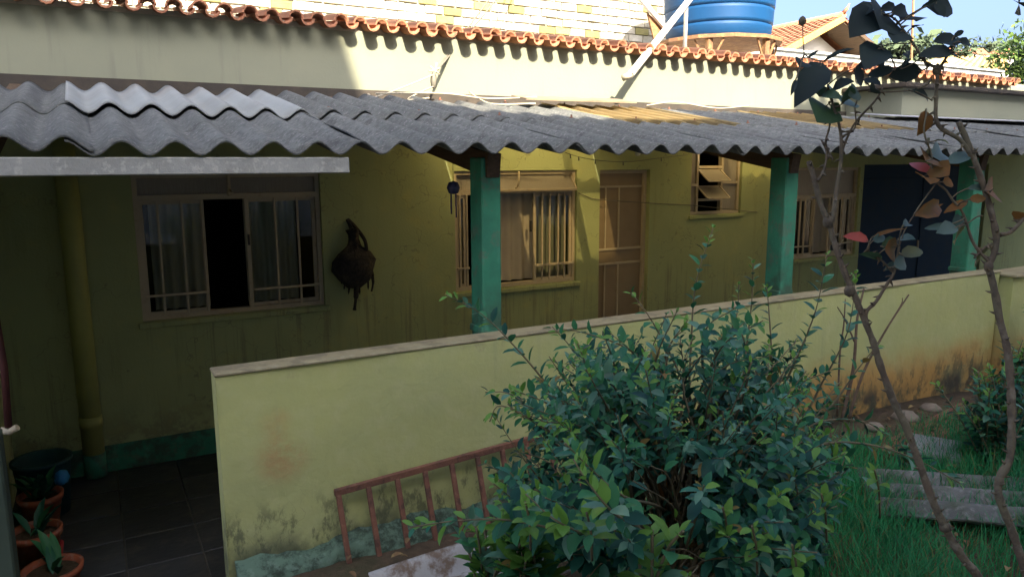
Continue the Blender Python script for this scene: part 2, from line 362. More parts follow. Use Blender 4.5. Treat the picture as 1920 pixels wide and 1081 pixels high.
M['plaster_far'] = mat('neighbour_plaster', (.78, .75, .66), .9, [dict(s=1, c=(.7, .67, .58), a=.7)], bump=(30, .3))
# leaf tones: old blue-green, mid green, pale green, young yellow-green, dark
LEAF = [mat('leaf_old', (.034, .15, .085), .42, [dict(s=9, c=(.024, .115, .072), a=.9)], tran=.22, spec=.22),
        mat('leaf_mid', (.05, .20, .08), .42, [dict(s=9, c=(.036, .16, .072), a=.9)], tran=.25, spec=.22),
        mat('leaf_pale', (.12, .26, .16), .42, [dict(s=9, c=(.09, .21, .14), a=.9)], tran=.25),
        mat('leaf_young', (.15, .32, .05), .42, [dict(s=9, c=(.12, .27, .05), a=.9)], tran=.35),
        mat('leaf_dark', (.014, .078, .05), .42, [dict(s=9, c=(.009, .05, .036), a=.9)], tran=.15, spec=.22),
        mat('leaf_dry', (.24, .20, .05), .6, [dict(s=15, c=(.20, .11, .035), a=.9)], tran=.3)]
ROSE = {'d': mat('rose_leaf_dark', (.014, .03, .026), .7, [dict(s=20, c=(.011, .022, .022), a=.8)], tran=.08),
        'g': mat('rose_leaf_green', (.06, .12, .055), .5, [dict(s=20, c=(.045, .10, .05), a=.8)], tran=.2),
        'b': mat('rose_leaf_bluish', (.09, .15, .13), .55, [dict(s=20, c=(.06, .115, .10), a=.8)], tran=.15),
        'o': mat('rose_leaf_orange', (.20, .085, .018), .65, [dict(s=25, c=(.11, .075, .02), a=.9), dict(s=70, lo=.55, hi=.65, c=(.12, .07, .03), a=.7)], tran=.25),
        'r': mat('rose_leaf_red', (.38, .07, .05), .5, [dict(s=25, c=(.34, .06, .04), a=.8)], tran=.2),
        'y': mat('rose_leaf_olive', (.11, .13, .04), .6, [dict(s=25, c=(.08, .085, .035), a=.8)], tran=.25)}

# ------------------------------------------------------------------ leaves
LV = np.array([(0,0,0),(0,.22,.0),(0,.5,.02),(0,.8,-.01),(0,1,-.07),
               (.19,.2,.075),(.25,.5,.10),(.15,.8,.04),(-.19,.2,.075),(-.25,.5,.10),(-.15,.8,.04)], float)
LF = [(0,5,1),(1,5,6,2),(2,6,7,3),(3,7,4),(0,1,8),(1,2,9,8),(2,3,10,9),(3,4,10)]
leaf_meshes = {}
def leaf_mesh(m, wr, curl=0, twist=0):
    k = (m.name, round(wr, 2), curl, twist)
    if k not in leaf_meshes:
        b = MB(); b.v = [(x*wr*2, y-.25*curl*y*y, z-curl*y*y+twist*x*y) for x, y, z in LV]
        for f in LF: b.face(f, 0, True)
        leaf_meshes[k] = b.mesh('leaf', m)
    return leaf_meshes[k]
def leaf_matrix(base, tip, normal, wide=1.0):
    base = Vector(base); y = Vector(tip)-base; L = y.length; y.normalize()
    z = Vector(normal); z = (z - y*z.dot(y))
    if z.length < 1e-4: z = y.orthogonal()
    z.normalize(); x = y.cross(z)
    return Matrix(((x.x*L*wide, y.x*L, z.x*L, base.x),(x.y*L*wide, y.y*L, z.y*L, base.y),(x.z*L*wide, y.z*L, z.z*L, base.z),(0,0,0,1)))
def foliage(leaves, parent, mats, big=300, name='leaf', wr=.5):
    """leaves: (matrix, tone). the `big` that show largest become leaf objects, the rest one stuff part"""
    def size(l):
        p = l[0].translation; d = p.dot(FWD)
        if d < .1: return 0
        x = p.dot(RT)/d*F_PX+960; y = -p.dot(CU)/d*F_PX+540
        return l[0].to_scale().y/d if (-20 < x < 1940 and -20 < y < 1100) else 0
    leaves = sorted(leaves, key=size, reverse=True)
    for Mx, tone in leaves[:big]: inst(name, leaf_mesh(mats[tone], wr), Mx, parent)
    rest = leaves[big:]
    if rest:
        b = MB(); V = LV.copy(); V[:, 0] *= wr*2
        V4 = np.c_[V, np.ones(len(V))]
        for Mx, tone in rest:
            n = len(b.v); q = V4 @ np.array(Mx).T
            b.v += [tuple(r) for r in q[:, :3]]
            for f in LF: b.face([n+i for i in f], tone, True)
        b.build('foliage', mats, parent, kind='stuff')

def shoot_leaves(path, out, size, tones, start=.3, gap=.028, rg=rng, tip_young=True, spread=.9):
    """opposite leaf pairs along a shoot"""
    P = [Vector(p) for p in path]; d = [0]
    for a, b in zip(P, P[1:]): d.append(d[-1]+(b-a).length)
    T = d[-1]; s = T*start; k = 0; a0 = rg.uniform(0, 3.14)
    while s < T:
        i = max(j for j in range(len(d)) if d[j] <= s+1e-9); i = min(i, len(P)-2)
        f = (s-d[i])/max(1e-6, d[i+1]-d[i]); p = P[i].lerp(P[i+1], f); t = (P[i+1]-P[i]).normalized()
        x = t.orthogonal().normalized(); y = t.cross(x); u = s/T
        ang = a0 + k*1.57 + rg.uniform(-.4, .4)
        for sg in (0, math.pi):
            if rg.random() < .08: continue
            side = x*math.cos(ang+sg)+y*math.sin(ang+sg)
            young = tip_young and u > .9
            L = size*rg.uniform(.6, 1.3)*(1 if u < .8 else 1-.5*(u-.8)/.2)
            dr = (side*spread + t*rg.uniform(.35, .8)*(1.6 if young else 1) + Vector((0, 0, rg.uniform(-.25, .15)))).normalized()
            nrm = (t*.6 + Vector((0, 0, 1)) + Vector((rg.uniform(-.5,.5), rg.uniform(-.5,.5), 0)))
            tone = 3 if young and rg.random() < .75 else rg.choices(range(5), tones)[0]
            if not young and rg.random() < .018: tone = 5
            out.append((leaf_matrix(p+side*.004, p+side*.004+dr*L, nrm, rg.uniform(.8, 1.15)), tone))
        s += gap*rg.uniform(.8, 1.25)*(1 if u < .85 else .6); k += 1

# ================================================================== SETTING
Yf, Ye, Yp = 5.9, 3.056, 3.10
FLOOR, GARDEN = -2.18, -1.72
m = MB(); S = 900
m.quad((-S,-S,-2.40),(S,-S,-2.40),(S,S,-2.40),(-S,S,-2.40)); m.build('ground', M['earth'], kind='structure')
# raised garden bed
m = MB(); nx, ny = 60, 40; x0, x1, y0, y1 = .40, 12.0, -3.15, 3.098
rg = random.Random(3); b0 = 0
for j in range(ny+1):
    for i in range(nx+1):
        x = x0+(x1-x0)*i/nx; y = y0+(y1-y0)*j/ny
        z = GARDEN + .02*math.sin(x*2.3+y)+.02*math.sin(y*3.1-x*1.7)+rg.uniform(-.008,.008)
        m.v.append((x, y, z))
for j in range(ny):
    for i in range(nx):
        a = j*(nx+1)+i; m.face((a, a+1, a+nx+2, a+nx+1), 0, True)
n = len(m.v); edge = [i for i in range(nx+1)] + [(j)*(nx+1)+nx for j in range(1, ny+1)] + [ny*(nx+1)+i for i in range(nx-1, -1, -1)] + [j*(nx+1) for j in range(ny-1, 0, -1)]
for i in edge: x, y, z = m.v[i]; m.v.append((x, y, -2.41))
for k in range(len(edge)):
    k2 = (k+1) % len(edge); m.face((edge[k], n+k, n+k2, edge[k2]))
m.build('garden_ground', M['soil'], kind='structure')
# porch floor: grout bed and slate tiles
fl = MB(); fl.box((-1.0, .2, -2.42), (12.2, 5.898, FLOOR-.006)); floor = fl.build('porch_floor', M['grout'], kind='structure')
TS = .39
b = MB(); b.box((.004, .004, -.03), (TS-.004, TS-.004, .004), bev=.003); tile_me = b.mesh('floor_tile', M['slate'])
for i in range(-2, 2):
    for j in range(0, 9):
        x = .005+i*TS; y = 5.88-(j+1)*TS
        inst('floor_tile', tile_me, Matrix.Translation((x, y, FLOOR+rng.uniform(-.002, .001))) @ Matrix.Rotation(rng.uniform(-.004, .004), 4, 'X'), floor)

# ------------------------------------------------------------------ house
house = thing('house', (4, Yf, FLOOR), 'long single storey lime green house with tiled parapet behind the porch', 'house')
def X5(px, py=450): return PY(px, py, Yf).x
W1 = (.26, 1.585, -1.115, -.06); W2 = (2.745, 4.02, -1.115, -.06); DR = (4.285, 4.90, FLOOR, -.065)
LW = (5.445, 6.17, -.54, .30); W3 = (6.95, 8.15, -1.115, -.06); D2 = (8.22, 10.9, FLOOR, -.03)
def holed(m, xa, xb, za, zb, y0, y1, holes):
    xs = sorted({xa, xb, *[h[0] for h in holes], *[h[1] for h in holes]}); zs = sorted({za, zb, *[max(za, h[2]) for h in holes], *[h[3] for h in holes]})
    def hole(i, j):
        if i < 0 or j < 0 or i >= len(xs)-1 or j >= len(zs)-1: return None
        cx = (xs[i]+xs[i+1])/2; cz = (zs[j]+zs[j+1])/2
        return any(h[0] < cx < h[1] and h[2] < cz < h[3] for h in holes)
    for i in range(len(xs)-1):
        for j in range(len(zs)-1):
            if hole(i, j): continue
            a, b_, c, d = xs[i], xs[i+1], zs[j], zs[j+1]
            m.quad((a,y0,c),(b_,y0,c),(b_,y0,d),(a,y0,d)); m.quad((b_,y1,c),(a,y1,c),(a,y1,d),(b_,y1,d))
            if hole(i-1, j) is not False: m.quad((a,y1,c),(a,y0,c),(a,y0,d),(a,y1,d))
            if hole(i+1, j) is not False: m.quad((b_,y0,c),(b_,y1,c),(b_,y1,d),(b_,y0,d))
            if hole(i, j-1) is not False: m.quad((a,y1,c),(b_,y1,c),(b_,y0,c),(a,y0,c))
            if hole(i, j+1) is not False: m.quad((a,y0,d),(b_,y0,d),(b_,y1,d),(a,y1,d))
m = MB(); holed(m, -.62, 12.5, -2.42, .42, Yf, Yf+.2, [W1, W2, DR, LW, W3, D2]); m.build('wall', M['lime'], house)
quick('upper_wall', M['upper'], house, lambda m: m.box((-3.0, Yf, .422), (12.5, Yf+.2, 1.02)))
quick('tar_band', M['tar'], house, lambda m: m.box((-.62, Yf-.012, .40), (7.8, Yf-.002, .583)))
for a, b_ in ((-.6, DR[0]), (DR[1], D2[0]), (D2[1], 12.5)): quick('base_trim', M['green'], house, lambda m: m.box((a, Yf-.014, -2.2), (b_, Yf-.002, -1.985), bev=.004))
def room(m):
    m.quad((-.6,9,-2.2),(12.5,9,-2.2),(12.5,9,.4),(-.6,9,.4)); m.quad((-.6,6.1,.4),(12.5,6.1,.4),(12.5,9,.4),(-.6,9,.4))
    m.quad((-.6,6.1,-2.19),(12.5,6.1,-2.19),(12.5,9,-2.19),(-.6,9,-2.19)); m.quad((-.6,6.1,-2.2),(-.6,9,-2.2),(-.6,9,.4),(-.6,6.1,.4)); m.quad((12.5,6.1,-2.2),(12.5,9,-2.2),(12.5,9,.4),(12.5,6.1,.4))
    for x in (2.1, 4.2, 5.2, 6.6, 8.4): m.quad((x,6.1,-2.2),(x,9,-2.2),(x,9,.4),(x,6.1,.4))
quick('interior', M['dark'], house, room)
quick('roof_slab', M['palegrey'], house, lambda m: m.box((-.62, 6.1, .44), (12.5, 9.0, .60)))
# coping of clay tiles
TP = .165
def barrel(up):
    b = MB(); n = 7; L = .42
    for side in (0, 1):
        for (y, r) in ((0, .058 if up else .052), (L, .046 if up else .060)):
            for k in range(n):
                a = math.pi*k/(n-1); rr = r-(.013 if side else 0)
                b.v.append((rr*math.cos(a)*1.0, y, rr*math.sin(a)*(1 if up else -1)))
    for side in (0, 1):
        o = side*2*n
        for k in range(n-1): b.face((o+k, o+k+1, o+n+k+1, o+n+k), 0, True)
    for k in range(n-1): b.face((k, k+1, 2*n+k+1, 2*n+k)); b.face((n+k, n+k+1, 3*n+k+1, 3*n+k))
    b.face((0, n, 3*n, 2*n)); b.face((n-1, 2*n-1, 4*n-1, 3*n-1))
    return b.mesh('coping_tile', M['tile'])
cap_me, pan_me = barrel(True), barrel(False)
tilt = Matrix.Rotation(R_(9), 4, 'X')
for i in range(-5, 68):
    x = .03+i*TP
    jz = rng.uniform(-.004, .004)
    inst('coping_tile', pan_me, Matrix.Translation((x, Yf-.16+rng.uniform(-.012, .012), 1.06+jz)) @ tilt @ Matrix.Rotation(rng.uniform(-.03, .03), 4, 'Z'), house)
    inst('coping_tile', cap_me, Matrix.Translation((x+TP/2, Yf-.13+rng.uniform(-.035, .03), 1.062+jz)) @ tilt @ Matrix.Rotation(rng.uniform(-.10, .10), 4, 'Z') @ Matrix.Rotation(rng.uniform(-.07, .07), 4, 'Y') @ Matrix.Rotation(rng.uniform(-.03, .03), 4, 'X'), house)
quick('coping_bed', M['mortar'], house, lambda m: m.box((-3.0, Yf+.0, 1.021), (12.4, Yf+.18, 1.06)))

# ---- windows
def frame_rect(m, x0, x1, z0, z1, w, y0, y1):
    m.box((x0, y0, z0), (x0+w, y1, z1)); m.box((x1-w, y0, z0), (x1, y1, z1))
    m.box((x0+w, y0, z0), (x1-w, y1, z0+w)); m.box((x0+w, y0, z1-w), (x1-w, y1, z1))
def vbar(win, x, z0, z1, w=.016, y=Yf+.035, mt='metal'): quick('bar', M[mt], win, lambda m: m.box((x-w/2, y-.008, z0), (x+w/2, y+.008, z1), bev=.002))
def hbar(win, x0, x1, z, w=.018, y=Yf+.022, mt='metal'): quick('rail', M[mt], win, lambda m: m.box((x0, y-.008, z-w/2), (x1, y+.006, z+w/2), bev=.002))
def sash(win, x0, x1, z0, z1, y, glass='glass'):
    def s(m): frame_rect(m, x0, x1, z0, z1, .026, y-.012, y+.012)
    quick('sash', M['metal'], win, s)
    quick('pane', M[glass], win, lambda m: m.box((x0+.027, y-.002, z0+.027), (x1-.027, y+.002, z1-.027)))
def zat(px, py): return PY(px, py, Yf+.03).z

def win_base(wd, label, transom):
    x0, x1, z0, z1 = wd
    q = MB(); frame_rect(q, x0+.002, x1-.002, z0+.002, z1-.002, .032, Yf+.03, Yf+.10)
    q.box((x0+.034, Yf+.03, transom-.02), (x1-.034, Yf+.10, transom+.02))
    w = q.build('window', M['metal'], house, label)
    quick('sill', M['lime'], w, lambda m: m.box((x0-.03, Yf-.035, z0-.045), (x1+.03, Yf-.002, z0-.002), bev=.006))
    return w
# left window
w = win_base(W1, 'dark window with barred side panels and middle sash slid open', zat(420, 368))
tz = zat(420, 368)
q1 = [X5(387), X5(464)]
sash(w, W1[0]+.034, q1[0], W1[2]+.034, tz-.022, Yf+.055); sash(w, q1[1], W1[1]-.034, W1[2]+.034, tz-.022, Yf+.082)
for px in (300, 345, 520, 562): vbar(w, X5(px), W1[2]+.034, tz-.02)
vbar(w, q1[0]-.012, W1[2]+.034, tz-.02, .02); vbar(w, q1[1]+.012, W1[2]+.034, tz-.02, .03)
hbar(w, W1[0]+.03, q1[0], zat(320, 552)); hbar(w, q1[1]+.03, W1[1]-.03, zat(540, 537))
quick('transom_pane', M['frost'], w, lambda m: m.box((W1[0]+.036, Yf+.062, tz+.022), (W1[1]-.036, Yf+.068, W1[3]-.036)))
quick('latch', M['metal'], w, lambda m: (m.box((X5(430, 350)-.012, Yf+.005, tz+.0), (X5(430, 350)+.012, Yf+.028, tz+.16), bev=.004), m.tube([(X5(430, 350), Yf+.0, tz+.05), (X5(430, 350)+.02, Yf-.03, tz+.02)], .007, 6)))
quick('handle', M['blackwire'], w, lambda m: m.box((q1[1]+.006, Yf+.01, -.60), (q1[1]+.02, Yf+.026, -.52)))
# middle window
w = win_base(W2, 'window beside the door with tilted top flap and pale curtain', zat(1010, 358))
tz = zat(1010, 358)
a, b_, c = X5(878), X5(953), X5(1005)
sash(w, W2[0]+.034, a, W2[2]+.034, tz-.022, Yf+.055); sash(w, c, W2[1]-.034, W2[2]+.034, tz-.022, Yf+.055)
for px in (866, 879, 1020, 1034, 1050, 1062): vbar(w, X5(px), W2[2]+.034, tz-.02)
vbar(w, c, W2[2]+.034, tz-.02, .024)
hbar(w, W2[0]+.03, a+.02, zat(866, 503)); hbar(w, c, W2[1]-.03, zat(1040, 494), .022)
def flap(m):
    A = Vector((W2[0]+.3, Yf+.06, W2[3]-.04)); B = Vector((W2[1]-.04, Yf+.06, W2[3]-.04)); d = Vector((0, -.11, -.135))
    m.bar(A, B, .02); m.bar(A+d, B+d, .024); m.bar(A, A+d, .018); m.bar(B, B+d, .018)
quick('transom_flap', M['metal'], w, flap)
quick('flap_pane', M['frost'], w, lambda m: m.quad((W2[0]+.31, Yf+.058, W2[3]-.045), (W2[1]-.05, Yf+.058, W2[3]-.045), (W2[1]-.05, Yf-.046, W2[3]-.172), (W2[0]+.31, Yf-.046, W2[3]-.172)))
quick('transom_pane', M['frost'], w, lambda m: m.box((W2[0]+.036, Yf+.085, tz+.022), (W2[1]-.036, Yf+.09, W2[3]-.036)))
quick('latch', M['metal'], w, lambda m: (m.tube([(X5(965, 350), Yf-.04, tz+.02), (X5(968, 340), Yf-.05, tz+.1), (X5(972, 330), Yf-.01, tz+.18)], .008, 6), m.box((X5(966, 352)-.02, Yf-.06, tz+.01), (X5(966, 352)+.02, Yf-.02, tz+.04))))
quick('handle', M['blackwire'], w, lambda m: m.box((c-.045, Yf+.03, -.62), (c-.025, Yf+.042, -.52)))
# right window
w = win_base(W3, 'dim barred window right of the second green pillar', zat(1540, 368))
tz = zat(1540, 368)
sash(w, W3[0]+.034, 7.40, W3[2]+.034, tz-.022, Yf+.055); sash(w, 7.72, W3[1]-.034, W3[2]+.034, tz-.022, Yf+.055)
for px in (1502, 1511, 1528, 1556, 1580, 1594): vbar(w, X5(px), W3[2]+.034, tz-.02)
hbar(w, W3[0]+.03, 7.40, zat(1500, 462)); hbar(w, 7.72, W3[1]-.03, zat(1580, 455))
quick('transom_pane', M['frost'], w, lambda m: m.box((W3[0]+.036, Yf+.062, tz+.022), (W3[1]-.036, Yf+.068, W3[3]-.036)))
# louvre window
q = MB(); frame_rect(q, LW[0]+.002, LW[1]-.002, LW[2]+.002, LW[3]-.002, .03, Yf+.03, Yf+.09)
xa, xb = X5(1312, 340), X5(1358, 340)
q.box((xa-.014, Yf+.03, LW[2]+.03), (xa+.014, Yf+.08, LW[3]-.03)); q.box((xb-.014, Yf+.03, LW[2]+.03), (xb+.014, Yf+.08, LW[3]-.03))
zm = zat(1375, 342); q.box((xb+.014, Yf+.03, zm-.012), (LW[1]-.03, Yf+.08, zm+.012)); q.box((LW[0]+.03, Yf+.03, zm-.03), (xa-.014, Yf+.08, zm-.006))
for py in (313, 374): z = zat(1335, py); q.box((xa+.014, Yf+.03, z-.013), (xb-.014, Yf+.07, z+.013))
w = q.build('window', M['metal'], house, 'small high window with two louvre flaps tilted open')
quick('sill', M['lime'], w, lambda m: m.box((LW[0]-.03, Yf-.03, LW[2]-.04), (LW[1]+.03, Yf-.002, LW[2]-.002), bev=.006))
for (pt, pb) in ((318, 337), (349, 369)):
    zt, zb = zat(1335, pt), zat(1335, pb)-.01
    def louv(m):
        A = Vector((xa+.018, Yf+.05, zt)); B = Vector((xb-.018, Yf+.05, zt)); d = Vector((0, -.16, zb-zt))
        m.bar(A, B, .014); m.bar(A+d, B+d, .018); m.bar(A, A+d, .014); m.bar(B, B+d, .014)
    quick('louvre', M['metal'], w, louv)
    quick('louvre_pane', M['frost'], w, lambda m: m.quad((xa+.03, Yf+.045, zt-.006), (xb-.03, Yf+.045, zt-.006), (xb-.03, Yf-.105, zb+.006), (xa+.03, Yf-.105, zb+.006)))
quick('side_pane', M['frost'], w, lambda m: m.box((xb+.016, Yf+.052, LW[2]+.034), (LW[1]-.034, Yf+.058, LW[3]-.034)))
quick('side_pane', M['frost'], w, lambda m: m.box((LW[0]+.034, Yf+.052, LW[2]+.034), (xa-.016, Yf+.058, LW[3]-.034)))
# doors
q = MB(); q.box((DR[0]+.035, Yf+.085, FLOOR+.01), (DR[1]-.035, Yf+.11, DR[3]-.035))
d = q.build('door', M['metal_d'], house, 'narrow brown metal door with glazing bars and middle panel')
q = MB(); frame_rect(q, DR[0]+.002, DR[1]-.002, FLOOR-.002, DR[3]-.002, .032, Yf+.05, Yf+.12); q.build('door_frame', M['metal'], d)
for px in (1143, 1168): quick('bar', M['metal'], d, lambda m, px=px: (m.box((X5(px)-.008, Yf+.072, zat(1160, 466)), (X5(px)+.008, Yf+.084, zat(1160, 350))), m.box((X5(px)-.008, Yf+.072, FLOOR+.1), (X5(px)+.008, Yf+.084, zat(1160, 494)))))
for py in (350, 467, 494): quick('rail', M['metal'], d, lambda m, py=py: m.box((DR[0]+.036, Yf+.068, zat(1160, py)-.01), (DR[1]-.036, Yf+.084, zat(1160, py)+.01)))
q = MB(); q.box((D2[0]+.03, Yf+.10, FLOOR+.01), (D2[1]-.03, Yf+.13, D2[3]-.03)); d = q.build('door', M['navy'], house, 'wide dark navy door in deep shade at the far end')
for pa, pb in ((D2[0]+.10, D2[0]+1.2), (D2[0]+1.36, D2[1]-.10)): quick("door_panel", M["navy"], d, lambda m: m.box((pa, Yf+.085, FLOOR+.15), (pb, Yf+.099, -.2), bev=.008))
quick('handle', M['metal'], d, lambda m: m.tube([(D2[0]+1.28, Yf+.05, -1.2), (D2[0]+1.28, Yf+.05, -1.02)], .012, 8))
q = MB(); frame_rect(q, D2[0]+.002, D2[1]-.002, FLOOR-.002, D2[3]-.002, .03, Yf+.08, Yf+.15); q.build('door_frame', M['navy'], d)

# ---- curtains (hang inside)
def curtain(name, label, x0, x1, z0, z1, y, folds, amp):
    m = MB(); n = folds*8
    for j in range(5):
        z = z1+(z0-z1)*j/4
        for i in range(n+1):
            t = i/n; m.v.append((x0+(x1-x0)*t, y+amp*math.sin(t*folds*2*math.pi+.4*math.sin(t*7))*(.6+.4*j/4), z))
    for j in range(4):
        for i in range(n): a = j*(n+1)+i; m.face((a, a+n+1, a+n+2, a+1), 0, True)
    o = m.build(name, M['curtain']); tag(o, label, 'curtain', 'curtains behind the windows')
curtain('curtain', 'pale curtain behind the left panel of the dark left window', W1[0]+.1, X5(392), W1[2]+.05, -.26, Yf+.17, 5, .022)
curtain('curtain', 'pale curtain behind the right panel of the dark left window', X5(466), X5(566), W1[2]+.05, -.26, Yf+.17, 5, .022)
curtain('curtain', 'cream curtain drawn across the window beside the narrow door', b_, W2[1]-.02, W2[2]+.04, -.24, Yf+.15, 6, .025)
curtain('curtain', 'cream curtain partly hidden by the first green pillar', W2[0]+.05, X5(884), W2[2]+.04, -.24, Yf+.16, 2, .02)
curtain('curtain', 'brownish curtain in the dim window right of second pillar', 7.45, 7.95, W3[2]+.04, -.26, Yf+.16, 4, .02)

# ------------------------------------------------------------------ porch roof
SLOPE = math.atan(.177)
roof = thing('porch_roof', (3, Ye, .07), 'grey corrugated fibre cement porch roof leaning on the house wall', 'roof')
def roofz(y): return .069 + .177*(y-Ye)
b = MB(); b.corr(1.24, 1.15, phase=0, warp=.006, seed=1); low_me = b.mesh('roof_sheet', M['fibre'])
b = MB(); b.corr(1.06, 1.15, phase=0, warp=.004, seed=2); up_me = b.mesh('roof_sheet', M['fibre'])
b = MB(); b.corr(1.06, 1.15, phase=0, warp=.004, seed=2); new_me = b.mesh('roof_sheet', M['fibre_new'])
b = MB(); b.corr(1.06, 1.15, phase=0, warp=.004, seed=2); clear_me = b.mesh('added_glow_sheet', M['translucent'])
XC = PY(120, 262, Ye).x            # a crest
CLEAR = (3, 5)  # upper-row sheets made translucent so sun glows onto the porch wall
for i in range(-1, 12):
    x = XC - .0885*0 + i*1.062
    for row in (0, 1):
        y = (Ye, 4.06)[row]; z = roofz(y) + (0, .008)[row] + (i % 2)*.007 + rng.uniform(-.004, .005)
        jit = Matrix.Rotation(rng.uniform(-.006, .006), 4, 'Z')
        yy = y + rng.uniform(-.015, .015)
        me = low_me if row == 0 else (new_me if i == 0 else clear_me if i in CLEAR else up_me)
        nm = 'added_glow_sheet' if me is clear_me else 'roof_sheet'
        if row == 1 and i == 0: yy = 4.02; z += .012
        o = inst(nm, me, Matrix.Translation((x, yy, z)) @ Matrix.Rotation(SLOPE+rng.uniform(-.004, .004), 4, 'X') @ jit, roof)
        if me is new_me: o['label'] = 'lighter newer sheet overlapping at the left end'
        if me is clear_me: o['label'] = 'translucent sheet added to pass warm sunlight into the porch'
for i in range(-1, 11):
    for y in (4.14, 5.03):
        for k in (1, 4):
            x = XC+i*1.062+k*.177; z0 = roofz(y)+.026+.0
            quick('hook_bolt', M['rust'], roof, lambda m: m.lathe([(.014, 0), (.014, .006), (.006, .007), (.006, .022), (0, .022)], (x, y, z0+.004), 7))
SLOTS = ((2.55, 4.1), (5.45, 6.6))
def flashing(m):
    xs = [-.6, SLOTS[0][0], SLOTS[0][1], SLOTS[1][0], SLOTS[1][1], 12.4]
    for a, b_ in ((-.6, SLOTS[0][0]), (SLOTS[0][1], SLOTS[1][0]), (SLOTS[1][1], 12.4)):
        m.box((a, 5.0, -.004), (b_, 5.884, 0), Matrix.Translation((0, 0, .40)) @ Matrix.Translation((0, 5.0, 0)) @ Matrix.Rotation(.035, 4, 'X') @ Matrix.Translation((0, -5.0, 0)))
for a, b_ in SLOTS: quick('added_glow_strip', M['translucent'], roof, lambda m: m.box((a+.003, 5.008, -.004), (b_-.003, 5.882, 0), Matrix.Translation((0, 0, .40)) @ Matrix.Translation((0, 5.0, 0)) @ Matrix.Rotation(.035, 4, 'X') @ Matrix.Translation((0, -5.0, 0))))  # translucent strips added in the flashing gaps to light the wall below
quick('back_flashing', M['tar'], roof, flashing)
quick('metal_flashing', M['flash'], roof, lambda m: m.box((7.0, 0, 0), (12.4, .46, .006), Matrix.Translation((0, 4.78, roofz(4.78)+.075)) @ Matrix.Rotation(.12, 4, 'X')))
for x in (-.35, 1.70, 3.80, 5.85, 7.95, 10.05):
    quick('rafter', M['wood'], roof, lambda m, x=x: m.box((x-.035, 0, -.115), (x+.035, 2.70, -.0), Matrix.Translation((0, 3.19, roofz(3.19)-.045)) @ Matrix.Rotation(SLOPE, 4, 'X')))
for y in (4.12, 5.05):
    quick('purlin', M['wood'], roof, lambda m, y=y: m.box((-.6, y-.03, roofz(y)-.042), (12.4, y+.03, roofz(y)-.028)))
quick('fascia_beam', M['fascia'], roof, lambda m: m.box((-.9, 3.075, -.035), (PY(655, 300, 3.075).x, 3.12, .03), bev=.004), label='pale metal beam under the left end of the roof edge')
# side wall of neighbour block above the right part of the roof
bl = thing('side_wall', (9, 5.2, .45), 'pale green wall block with flat dark lip above the right roof end', 'wall')
quick('wall', M['upper'], bl, lambda m: m.box((7.80, 5.2, .43), (14.5, 5.895, .795)))
quick('lip', M['tar'], bl, lambda m: m.box((7.70, 5.10, .797), (14.6, 5.895, .845), bev=.008))

# ------------------------------------------------------------------ pillars, parapet, pipes
for i, (a, b_, lab) in enumerate(((1.644, 1.749, 'green porch pillar in front of the window with the cream curtain'),
                     (3.748, 3.86, 'green porch pillar between the louvre window and the dim window'),
                     (5.785, 5.91, 'green porch pillar at the far end beside the navy door'))):
    t = thing('porch_pillar', ((a+b_)/2, 3.29, FLOOR), lab, 'pillar', 'green pillars along the porch')
    quick('shaft', M['green'], t, lambda m: m.box((a, 3.222, FLOOR), (b_, 3.352, .03), bev=.006))
    quick('foot', M['green'], t, lambda m: m.box((a-.008, 3.2215, -.835), (b_+.008, 3.36, -.80), bev=.004))
par = thing('parapet_wall', (3, Yp+.06, GARDEN), 'low lime green parapet wall with brown cap and mouldy foot', 'wall')
def pw(m):
    # gently uneven plaster face
    x0, x1 = .376, 6.02; nx, nz = 90, 16; b0 = len(m.v); r2 = random.Random(5)
    for j in range(nz+1):
        for i in range(nx+1):
            x = x0+(x1-x0)*i/nx; z = -2.35+(-.838+2.35)*j/nz
            m.v.append((x, Yp+.004*math.sin(x*5+z*3)+.003*math.sin(z*11-x*2)+r2.uniform(-.0015, .0015), z))
    for j in range(nz):
        for i in range(nx): a = b0+j*(nx+1)+i; m.face((a, a+1, a+nx+2, a+nx+1), 0, True)
    m.box((x0, Yp+.014, -2.35), (x1, Yp+.12, -.838)); 
    m.quad((x0, Yp+.014, -2.35), (x0, Yp-.004, -2.35), (x0, Yp-.004, -.838), (x0, Yp+.014, -.838))
quick('wall', M['parapet'], par, pw)
quick('cap', M['cap'], par, lambda m: m.box((.372, Yp-.006, -.836), (6.03, Yp+.118, -.822), bev=.004))
def foot(m):
    r2 = random.Random(9); nx = 70; x0, x1 = .40, 2.9; prof = [(-.105, -1.80), (-.095, -1.70), (-.07, -1.665), (-.035, -1.65), (-.004, -1.635)]
    ph = [r2.uniform(0, 6) for _ in range(8)]
    for i in range(nx+1):
        x = x0+(x1-x0)*i/nx
        for k, (dy, z) in enumerate(prof):
            w = .016*math.sin(x*7+ph[k])+.012*math.sin(x*17+ph[k+2])+r2.uniform(-.008, .008)
            m.v.append((x, Yp+dy+(w*.7 if k < 4 else 0), z+(w if k else 0)))
    for i in range(nx):
        for k in range(4): a = i*5+k; m.face((a, a+5, a+6, a+1), 0, True)
    m.face((0, 1, 2, 3, 4))
quick('foot_ledge', M['moss'], par, foot)
dp = thing('downpipe', (-.125, 5.81, FLOOR), 'painted downpipe standing against the shaded house wall', 'pipe')
quick('pipe', M['pipe'], dp, lambda m: m.tube([(-.125, 5.80, .38), (-.125, 5.80, -1.99)], .068, 16))
quick('green_foot', M['green'], dp, lambda m: m.tube([(-.125, 5.80, -1.99), (-.125, 5.80, FLOOR+.02)], .0705, 16))
quick('collar', M['pipe'], dp, lambda m: m.tube([(-.125, 5.80, -1.80), (-.125, 5.80, -1.72)], .073, 16))
